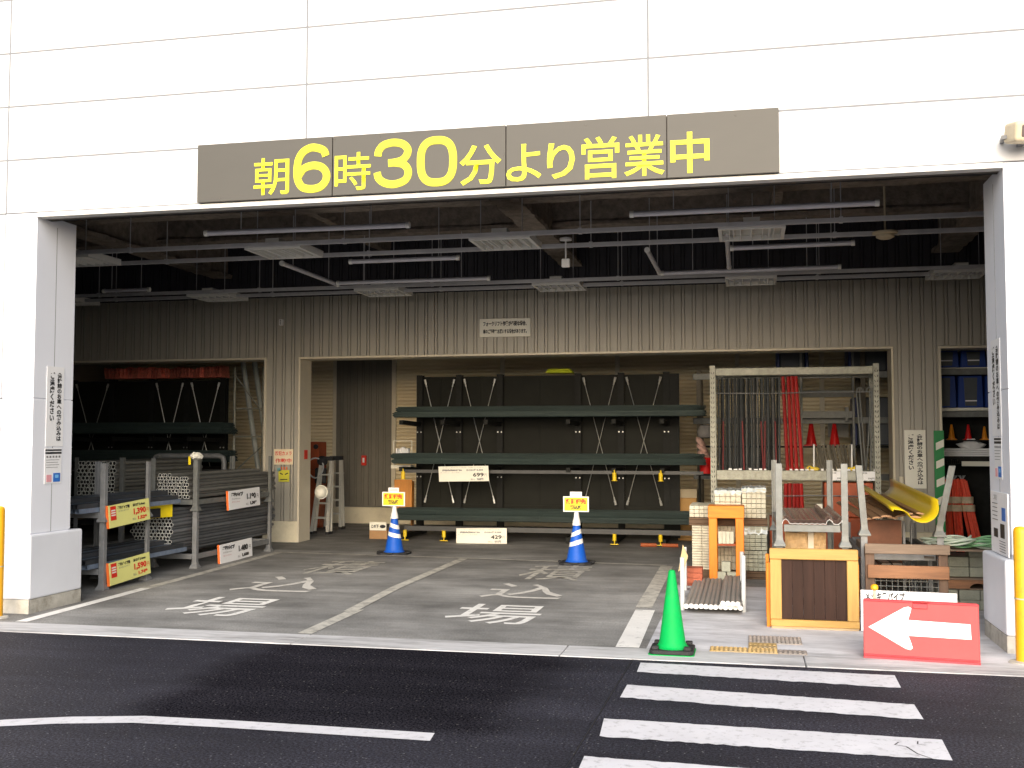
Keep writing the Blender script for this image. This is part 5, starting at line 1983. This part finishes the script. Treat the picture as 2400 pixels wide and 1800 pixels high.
# right-hand stacking racks
G2 = 'grey steel stacking racks at the right of the bay'
stack_rack('lower stacking rack hidden behind the pine-framed stand', .29, .915, 11.02, 12.95, 0, .70, G2, 'galvlt', deck=.16)
stack_rack('upper pale stacking rack behind the pine-framed stand, carrying corrugated sheets', .29, .915, 11.02, 12.95, .70, 1.52, G2, 'galvlt', deck=.18)
M['polysheet'] = mat('brown corrugated plastic', (.095, .055, .045), .18, var=.25, scale=3, stretch=(1, .4, 1), spec=.6)
M['whsheet'] = mat('white corrugated metal', (.62, .63, .62), .3, var=.06)
def corr(x0, x1, y0, y1, z, t_):
    prof = [(0, .0), (.01, .03), (.035, .048), (.06, .03), (.075, .004), (.10, 0)]
    w = x1 - x0
    pts = [(x0 + a, z + b) for a, b in prof]
    n = 12
    pts += [(x0 + .10 + (w - .26) * k / n, z + (.005 if k % 2 else 0)) for k in range(1, n)]
    pts += [(x1 - .16 + a, z + b) for a, b in prof]
    pts += [(x1 - .045, z), (x1 - .02, z + .02), (x1 - .005, z + .045), (x1, z + .02)]
    g = MB()
    g.sheet([[(a, y0, b) for a, b in pts], [(a, (y0 + y1) / 2, b) for a, b in pts], [(a, y1, b) for a, b in pts]])
    return g
for k in range(5):
    g = corr(.315 + .002 * k, .895 - .002 * k, 10.98 + .012 * k, 12.85 + .02 * k, .925 + k * .009, .004)
    tag(g.build('roof_sheet', M['whsheet'] if k == 0 else M['polysheet'], solid=.004), 'pale metal roofing sheet, lowest of the pile on the rack behind the pine-framed stand' if k == 0 else 'brown translucent roofing sheet in the pile on the rack behind the pine-framed stand', 'roofing sheet', None if k == 0 else 'brown roofing sheets')
t = thing('wrapped_parcel', 'tan paper parcel with a pale strap, just above the top of the pine-framed stand', 'parcel', (.56, 11.3, .62))
g = MB()
rows = []
for j in range(7):
    rows.append([(.35 + .40 * i / 14, 11.25 + .012 * math.sin(i * 1.3 + j * .9) + random.uniform(-.006, .006), .60 + .225 * j / 6 - .01 * math.sin(i * .5)) for i in range(15)])
rows.append([(p[0], p[1] + .5, p[2] - .01) for p in rows[-1]])
g.sheet(rows)
g.build('paper', mat('tan wrapping paper', (.46, .30, .145), .7, var=.15), t, solid=.003)
g = MB()
g.box(.575, .63, 11.225, 11.24, .60, .845)
g.build('strap', mat('pale tape', (.52, .45, .34), .6), t)
g = MB()
g.box(.33, .76, 11.24, 12.2, .58, .60)
g.build('tray', M['galv'], t)
stack_rack('lower stacking rack behind the wooden crate, with slanting rust boards in it', 1.115, 1.83, 11.25, 13.0, 0, .80, G2, 'galv', deck=.60)
stack_rack('upper stacking rack behind the wooden crate, its posts leaning over', 1.12, 1.825, 11.25, 13.0, .80, 1.50, G2, 'galvlt', deck=.07, leans=[(-.045, 0), (0, 0), (.13, 0), (0, 0)], skip=(2, 4), beams=False)
# long brown trims and rust board above the crate
g = MB()
g.prism([(-.05, 0, 0), (.05, 0, 0), (.05, 0, .012), (.02, 0, .018), (-.02, 0, .018), (-.05, 0, .012)], (0, 3.4, 0))
tr = g.build('metal_trim', mat('brown metal trim', (.25, .14, .07), .4, metal=.2, var=.25, rnd=.3))
for v in tr.data.vertices:
    v.co += Vector(tr.location)
clones(tr, [((1.20 + .075 * k + random.uniform(-.01, .01), 11.45 + random.uniform(-.15, .25), .93 + .018 * (k % 3) + .006 * k), (R(random.uniform(-.5, .5)), R(random.uniform(-12, 12)), R(random.uniform(-1.5, 1.5)))) for k in range(8)], 'long brown metal trim strip lying front to back beside the yellow gutter', 'metal trim', 'brown trims beside the gutter')
t = thing('rust_panel', 'rust-brown flat panel standing below the brown trims, behind the crate', 'panel', (1.4, 12, .5))
g = MB()
g.box(1.17, 1.56, 11.9, 11.93, .45, .91)
g.build('panel', mat('rusty plate', (.21, .075, .035), .55, var=.35, scale=4, dirt=(.11, .05, .03), dscale=3), t)
g = MB()
g.box(1.575, 1.60, 11.93, 11.97, 0, .90)
g.box(1.655, 1.665, 11.93, 11.97, 0, .90)
g.each('steel_edge', M['galv'], t)
# yellow gutter
t = thing('yellow_gutter', 'long yellow half-round gutter with a folded rim, sloping out over the crate', 'gutter', (1.8, 13.5, .9))
g = MB()
prof = [(-.305, .075), (-.295, .098), (-.25, .085), (-.225, .075), (-.19, .060)]
prof += [(-.155 * math.cos(a), .05 - .155 * math.sin(a)) for a in [R(10 + 170 * k / 16) for k in range(17)]]
prof += [(.158, .085), (.168, .10), (.178, .085)]
rows = []
for k in range(9):
    f = k / 8
    c_, s_ = math.cos(R(13)), math.sin(R(13))
    rows.append([(1.65 + (a * c_ - b * s_) * .92 + .10 * f, 11.0 + 4.4 * f, 1.055 + (a * s_ + b * c_) * .92 + .06 * f) for a, b in prof])
g.sheet(rows)
g.build('gutter', mat('yellow plastic gutter', (.62, .46, .012), .32, var=.1, scale=2, stretch=(3, .5, 3)), t, smooth=True, solid=.006)
# crate
t = thing('wooden_crate', 'weathered brown slatted crate with wire mesh behind the red arrow board', 'crate', (1.48, 11.1, 0))
for a, b in ((1.10, 1.185), (1.775, 1.86)):
    g = MB()
    g.box(a, b, 11.0, 11.05, .0, .655)
    g.build('corner_post', mat('dark weathered post', (.135, .085, .058), .75, var=.35, scale=3, stretch=(9, 9, .8)), t, bevel=.004)
g = MB()
g.box(1.095, 1.875, 10.965, 10.998, .650, .745)
g.build('top_plank', M['greyplank'], t, bevel=.004)
g = MB()
g.box(1.118, 1.865, 10.965, 10.998, .415, .54)
g.build('middle_plank', M['brownh'], t, bevel=.004)
g = MB()
g.box(1.10, 1.865, 10.968, 10.998, .15, .275)
g.build('bottom_plank', M['greyplank'], t, bevel=.004)
g = MB()
for k in range(12):
    x = 1.19 + k * .053
    g.tube([(x, 11.02, .26), (x, 11.02, .43)], .0032, 6)
for z in (.285, .335, .385):
    g.tube([(1.17, 11.017, z), (1.79, 11.017, z)], .0032, 6)
g.build('wire_mesh', M['galvlt'], t)
g = MB()
g.box(1.11, 1.16, 11.05, 12.0, .60, .70)
g.box(1.80, 1.85, 11.05, 12.0, .60, .70)
g.each('side_plank', M['greyplank'], t)
g = MB()
g.prism([(-.045, 0, 0), (.045, 0, 0), (.045, 0, .02), (-.045, 0, .02)], (0, 2.6, 0))
db = g.build('dark_board', mat('dark grey board', (.085, .068, .055), .6, var=.3, scale=3, stretch=(6, .8, 6), rnd=.3))
for v in db.data.vertices:
    v.co += Vector(db.location)
clones(db, [((1.23 + .098 * k, 11.12 + random.uniform(0, .2), .47 + .012 * (k % 2) + .022 * k), (R(0), R(random.uniform(-8, 4)), R(random.uniform(-1, 1)))) for k in range(6)], 'long dark board lying front to back inside the crate', 'board', 'dark boards inside the crate')
# blocks, pallet with arched cut-out and hoses at the right pillar
M['conblock'] = mat('grey-green concrete block', (.29, .30, .245), .9, var=.22, scale=8, bump=.4, bscale=50, rnd=.12, dirt=(.17, .18, .14), dscale=5, damt=.5)
g = MB()
g.box(-.10, .10, 0, .19, 0, .10)
sp = []
for k in range(2):
    for c in range(4):
        sp.append(((2.00 + c * .205 + random.uniform(-.006, .006), 11.95, .004 + k * .103), (0, 0, R(random.uniform(-2, 2)))))
for k in range(3):
    for c in range(3):
        if k == 2 and c == 0:
            continue
        sp.append(((2.12 + c * .205 + random.uniform(-.006, .006), 12.02, .335 + k * .103), (0, 0, R(random.uniform(-2, 2)))))
clones(g.build('concrete_block', M['conblock'], bevel=.005), sp, 'grey-green concrete block in the stack beside the right pillar', 'concrete block', 'concrete blocks beside the right pillar')
t = thing('wooden_pallet', 'weathered pallet with an arched cut-out, between two layers of concrete blocks by the right pillar', 'pallet', (2.2, 12.1, .21))
g = MB()
o = [(1.99, 11.84, .225), (1.99, 11.84, .312), (2.75, 11.84, .312), (2.75, 11.84, .225), (2.45, 11.84, .225)]
o += [(2.29 + .085 * math.cos(a), 11.84, .225 + .055 * math.sin(a)) for a in [R(180 * k / 8) for k in range(9)]]
o += [(2.17, 11.84, .225)]
g.prism(o, (0, .04, 0))
g.build('stringer', M['brownh'], t)
g = MB()
for k in range(5):
    g.box(1.985, 2.76, 11.835 + k * .14, 11.835 + k * .14 + .11, .314, .330)
g.each('deck_board', M['greyplank'], t, bevel=.003)
g = MB()
g.box(1.99, 2.75, 11.86, 12.5, .212, .224)
g.build('bottom_board', M['greyplank'], t)
M['hosew'] = mat('white-green hose', (.52, .60, .50), .45, var=.2, rnd=.1)
M['hoseg'] = mat('green hose', (.16, .34, .17), .45, var=.25, rnd=.2)
def coil(x, y, z, rx, ry, n, m, tilt, lab):
    g = MB()
    pts = []
    N = n * 22
    for k in range(N + 1):
        a = 2 * math.pi * k / 22
        f = k / N
        pts.append((x + (rx + .022 * math.sin(a * .37 + n)) * math.cos(a) + .03 * math.sin(a * .21), y + ry * math.sin(a) + .02 * math.cos(a * .3), z + .05 * f + tilt * math.cos(a) + .016 * math.sin(a * 2.1 + f * 5)))
    g.tube(pts, .0105, 8)
    tag(g.build('hose_coil', m, smooth=True), lab, 'hose coil', 'coiled hoses by the right pillar')
coil(1.98, 11.72, .70, .235, .16, 4, M['hosew'], .012, 'white coil of hose, leftmost of the heap by the right pillar')
coil(2.05, 11.85, .67, .20, .20, 3, M['hoseg'], -.03, 'green coil of hose under the leftmost white one by the right pillar')
coil(2.36, 11.8, .69, .20, .17, 4, M['hoseg'], .02, 'green coil of hose, nearest the right pillar')
coil(2.30, 11.9, .66, .24, .20, 3, M['hosew'], -.035, 'pale coil of hose drooping below the green one at the right pillar')
t = thing('hose_stand', 'low plank shelf that carries the heap of coiled hoses', 'shelf', (2.1, 11.9, 0))
g = MB()
g.box(1.80, 2.60, 11.60, 12.1, .628, .645)
g.build('plank', M['greyplank'], t)
for x in (1.86, 2.56):
    g = MB()
    g.box(x - .02, x + .02, 12.05, 12.09, 0, .628)
    g.build('leg', M['galv'], t)

# ================================================================ RIGHT OPENING SHELF
t = thing('storage_shelf', 'galvanised shelf with white edges behind the right opening, full of coloured goods', 'shelf', (3.6, 18.2, 0))
g = MB()
for z, h in ((2.785, .10), (2.115, .095)):
    g.box(2.7, 5.4, 17.98, 18.02, z, z + h)
g.each('beam', M['galvlt'], t, bevel=.004)
g = MB()
g.box(2.7, 5.4, 17.97, 18.6, 2.218, 2.262)
g.box(2.7, 5.4, 18.0, 18.6, 2.888, 2.90)
g.each('white_deck', M['cream'], t)
g = MB()
for z in (1.735, 1.36):
    g.box(2.7, 5.4, 17.99, 18.6, z, z + .022)
g.each('dark_deck', M['rack'], t)
g = MB()
for x in (2.72, 5.4):
    for y in (18.0, 18.6):
        g.box(x - .03, x + .03, y - .03, y + .03, 0, 3.2)
g.each('post', M['galvlt'], t)
g = MB()
g.box(2.7, 5.4, 18.62, 18.64, 0, 3.2)
g.build('back_panel', M['rack'], t)
M['bluebin'] = mat('blue plastic', (.012, .045, .235), .4, var=.15)
for lvl, z0, z1 in ((0, 2.905, 3.18), (1, 2.265, 2.77)):
    for k in range(4):
        x = 3.02 + k * .40 + (.02 if lvl else .07)
        q = thing('blue_bin', ('%s blue bin with a grey front on the %s shelf of the right opening' % (('leftmost', 'second', 'third', 'rightmost')[k], ('top', 'second')[lvl])), 'bin', (x, 18.2, z0), 'blue bins on the right shelf')
        g = MB()
        g.prism([(x - .19, 18.05, z0), (x + .19, 18.05, z0), (x + .175, 18.05, z1), (x - .175, 18.05, z1)], (0, .45, 0))
        g.build('body', M['bluebin'], q, bevel=.01)
        g = MB()
        g.prism([(x - .085, 18.035, z0 + .03), (x + .085, 18.035, z0 + .03), (x + .10, 18.035, z1 - .03), (x - .10, 18.035, z1 - .03)], (0, .014, 0))
        g.build('front', M['slate'], q)
        if (k + lvl) % 2 == 0 or lvl == 0:
            g = MB()
            g.box(x - .085, x + .085, 18.025, 18.034, z0 + .10, z0 + .118)
            g.build('edge_line', M['sheet'], q)
plain_cone(3.17, 18.2, 1.769, .235, 'orangecone', 'orange cone on the middle shelf of the right opening, the left one', 'cones on the right shelf')
plain_cone(3.42, 18.2, 1.769, .235, 'redcone', 'red cone on the middle shelf of the right opening', 'cones on the right shelf')
plain_cone(3.66, 18.2, 1.769, .20, 'orangecone', 'orange cone on the middle shelf of the right opening, next to the pillar', 'cones on the right shelf')
t = thing('white_board_stack', 'stack of white boards on the shelf of the right opening, below the cones', 'board stack', (3.4, 18.2, 1.4))
for k in range(4):
    g = MB()
    g.box(2.98 + .02 * k, 3.9 - .03 * k, 18.0 + .01 * k, 18.5, 1.50 + .032 * k, 1.527 + .032 * k)
    g.build('board', M['sheet'], t, bevel=.003)
g = MB()
g.box(2.98, 3.9, 18.02, 18.5, 1.384, 1.498)
g.build('dark_box', M['rack'], t)
t = thing('white_bag', 'crumpled white plastic bag on the white boards at the right', 'bag', (3.55, 18.1, 1.62))
g = MB()
rows = []
for j in range(6):
    rows.append([(3.44 + .30 * math.cos(2 * math.pi * i / 14) * (.5 + .12 * j if j < 3 else .9 - .15 * j) + random.uniform(-.012, .012), 18.1 + .12 * math.sin(2 * math.pi * i / 14) * (1 - .12 * j), 1.625 + .03 * j + random.uniform(-.008, .008)) for i in range(15)])
g.sheet(rows)
g.build('film', M['white_pl'], t)
t = thing('white_shelf_card', 'long blank white card on the lower shelf edge of the right opening', 'card', (3.47, 17.95, 1.35))
g = MB()
g.box(3.27, 3.68, 17.97, 17.976, 1.345, 1.42)
g.build('card', M['cream'], t)
g = MB()
for k in range(9):
    g.box(3.0 + k * .03, 3.02 + k * .03, 18.02, 18.1, 1.384, 1.42 + random.uniform(0, .03))
g.build('small_goods', M['palletw'], t)
M['redrod'] = mat('red plastic rod', (.86, .10, .05), .4, var=.15, scale=30)
def rod_bundle(x, lean, lab):
    q = thing('rod_bundle', lab, 'rod bundle', (x, 17.9, .02), 'tied bundles of red rods')
    g = MB()
    for k in range(20):
        a = random.uniform(0, 6.28)
        r = .085 * math.sqrt(random.random())
        dx, dy = r * math.cos(a), r * math.sin(a) * .8
        g.tube([(x + dx, 17.86 + dy, .02), (x + dx * .8 - lean, 17.92 + dy * .8, 1.12 + random.uniform(-.02, .03))], .017, 8)
    g.build('rods', M['redrod'], q, smooth=True)
    g = MB()
    for s_ in (0, 1):
        f = .70 - .115 * s_
        cx = x - lean * f
        g.lathe([(.098, 0), (.096, .10)], (cx, 17.87 + .04 * f, 1.1 * f), 16)
        if s_ == 0:
            g2 = g
    g.build('paper_band', mat('band paper', (.62, .52, .36), .6, var=.2, scale=18), q)
    g = MB()
    for k in range(6):
        a = k * 1.05
        g.tube([(x - lean, 17.92, 1.12), (x - lean + .05 * math.cos(a), 17.92 + .05 * math.sin(a), 1.20)], .004, 5)
    g.each('film_tuft', M['film'], q)
rod_bundle(3.02, .0, 'tied bundle of red rods half hidden by the green and white striped board')
rod_bundle(3.19, .05, 'tied bundle of red rods with a paper band, second from the striped board')
rod_bundle(3.46, .20, 'leaning tied bundle of red rods with a paper band, third from the striped board')
rod_bundle(3.78, -.02, 'tied bundle of red rods half hidden behind the right pillar')
t = thing('striped_board', 'tall narrow board with green and white diagonal stripes at the edge of the right opening', 'striped board', (2.77, 16.95, .35))
g = MB()
g.box(2.70, 2.84, 16.93, 16.95, .30, 1.895)
g.build('board', mat('green board', (.022, .23, .065), .45, var=.1), t)
g = MB()
for k in range(6):
    z = 1.70 - k * .275
    a, b = [(2.725, 16.928, z - .10), (2.838, 16.928, z - .045), (2.838, 16.928, z + .065), (2.725, 16.928, z + .01)], (0, .002, 0)
    g.prism(a, b)
g.each('white_stripe', M['cream'], t)
g = MB()
g.box(2.73, 2.81, 16.95, 17.2, .30, .34)
g.box(2.75, 2.79, 16.95, 16.97, 0, .32)
g.each('support', M['galv'], t)
t = thing('conduit_stub', 'pale vertical conduit stub on the right pier, left of the cream notice', 'conduit', (2.27, 17.18, .4))
g = MB()
g.tube([(2.262, 17.17, .36), (2.262, 17.17, 1.20)], .035, 10)
g.build('pipe', M['trim'], t, smooth=True)

# ================================================================ ARROW BOARD, PIPE SIGN, STAKE, TACTILE PAVING
t = thing('arrow_board', 'red arrow board with a white arrow pointing left, at the kerb by the right pillar', 'arrow board', (1.32, 9.1, 0))
BL, BR = Vector((.885, 9.10, 0)), Vector((1.742, 8.99, 0))
rt = (BR - BL).normalized()
W = (BR - BL).length
back = Vector((rt.y * -1, rt.x, 0))
up = (Vector((0, 0, 1)) + back * .16).normalized()
def ab(u, v, d=0.0):
    n = rt.cross(up)
    return BL + rt * (u * W) + up * (.012 + v * .455) + n * d
M['arrowred'] = mat('red arrow board plastic', (.42, .043, .046), .5, var=.08, dirt=(.33, .05, .05), dscale=5, damt=.5)
M['arrowrim'] = mat('deep red rim', (.50, .018, .032), .45, var=.06)
g = MB()
nt = [(0, 0), (1, 0), (1, 1), (.575, 1), (.560, .965), (.440, .965), (.425, 1), (0, 1)]
g.prism([ab(u, v) for u, v in nt], rt.cross(up) * -.018)
g.build('front_panel', M['arrowred'], t, bevel=.006, segs=2)
g = MB()
n_ = rt.cross(up)
g.beam(ab(0, .045, .003), ab(1, .045, .003), .008, .012, up=up)
g.beam(ab(0, .0, .001), ab(1, .0, .001), .03, .02, up=up)
g.beam(ab(.0, .985, .002), ab(.425, .985, .002), .012, .014, up=up)
g.beam(ab(.575, .985, .002), ab(1, .985, .002), .012, .014, up=up)
g.build('rim', M['arrowrim'], t, bevel=.003)
g = MB()
g.prism([ab(u, v, .006) for u, v in ((.435, .875), (.565, .875), (.565, .965), (.435, .965))], n_ * -.01)
h_ = g.build('handle_recess', M['arrowrim'], t, bevel=.003)
g = MB()
g.beam(ab(.45, .895, .010), ab(.55, .895, .010), .012, .010, up=up)
g.build('latch', M['arrowred'], t)
arrow = [(.045, .52), (.36, .885), (.40, .905), (.425, .88), (.415, .80), (.395, .68), (.395, .675), (.925, .655), (.930, .40), (.395, .405), (.42, .27), (.43, .20), (.41, .165), (.37, .18)]
g = MB()
g.prism([ab(u, v, .0042) for u, v in arrow], n_ * -.003)
g.build('arrow', M['sheet'], t)
g = MB()
b2 = BL + back * .42
up2 = (Vector((0, 0, 1)) - back * .36).normalized()
def bb_(u, v):
    return b2 + rt * (u * W) + up2 * (.012 + v * .47)
g.prism([bb_(0, 0), bb_(1, 0), bb_(1, .98), bb_(0, .98)], rt.cross(up2) * .018)
g.build('rear_panel', M['arrowred'], t, bevel=.004)
t = thing('pipe_sign', 'white board headed with black katakana, mostly hidden behind the red arrow board', 'sign', (1.4, 10.35, 0))
g = MB()
board(g, (1.405, 10.35, .188), .83, .372, (1, 0, -.012), (0, 0, 1), .012)
g.build('board', M['sheet'], t)
text('メッキ角パイプ', M['ink'], t, (1.20, 10.35, .322), .1, bold=.004, fit=(.345, .085))
t = thing('marker_stake', 'thin pale stake with a yellow cap standing behind the red arrow board', 'stake', (1.022, 9.52, 0))
g = MB()
g.tube([(1.022, 9.52, 0), (1.022, 9.52, .50)], .012, 8)
g.build('shaft', mat('pale wood', (.62, .50, .32), .6), t, smooth=True)
g = MB()
g.lathe([(.015, 0), (.030, .008), (.032, .03), (.022, .045), (.008, .05)], (1.022, 9.52, .49), 14)
g.build('cap', M['bollard'], t, smooth=True)
M['tact'] = mat('worn tactile yellow', (.42, .29, .12), .8, var=.35, scale=9, dirt=(.20, .19, .17), dscale=4, damt=.9)
M['tactg'] = mat('worn tactile grey', (.26, .225, .20), .8, var=.3, scale=9, dirt=(.16, .16, .16), dscale=4, damt=.8)
def tactile(x0, x1, y0, y1, bars, m, lab):
    g = MB()
    g.box(x0, x1, y0, y1, -.01, .009)
    if bars:
        n = max(2, round((x1 - x0) / .037))
        k = 0
        for i in range(n):
            x = x0 + (x1 - x0) * (i + .5) / n
            g.box(x - .010, x + .010, y0 + .02, (y0 + y1) / 2 - .012, .009, .014)
            g.box(x - .010, x + .010, (y0 + y1) / 2 + .012, y1 - .02, .009, .014)
    else:
        nx, ny = max(2, round((x1 - x0) / .036)), max(2, round((y1 - y0) / .05))
        for i in range(nx):
            for j in range(ny):
                g.lathe([(.013, 0), (.012, .004), (.008, .006)], (x0 + (x1 - x0) * (i + .5) / nx, y0 + (y1 - y0) * (j + .5) / ny, .009), 8)
    tag(g.build('tactile_tile', m, bevel=0), lab, 'tactile paving', 'worn tactile paving tiles')
tactile(-.335, -.03, 9.11, 9.30, False, M['tact'], 'worn yellow tactile tile with studs, leftmost of the row along the kerb')
tactile(-.026, .215, 9.11, 9.30, False, M['tact'], 'worn yellow tactile tile with studs, middle of the row along the kerb')
tactile(.219, .45, 9.11, 9.27, True, M['tactg'], 'worn greyish tactile tile with bars, rightmost of the row along the kerb')
tactile(-.02, .215, 9.305, 9.54, True, M['tact'], 'worn yellow tactile tile with bars, just behind the row along the kerb')
tactile(-.02, .43, 9.55, 9.88, False, M['tactg'], 'faded grey tactile tile nearest the pine-framed stand')
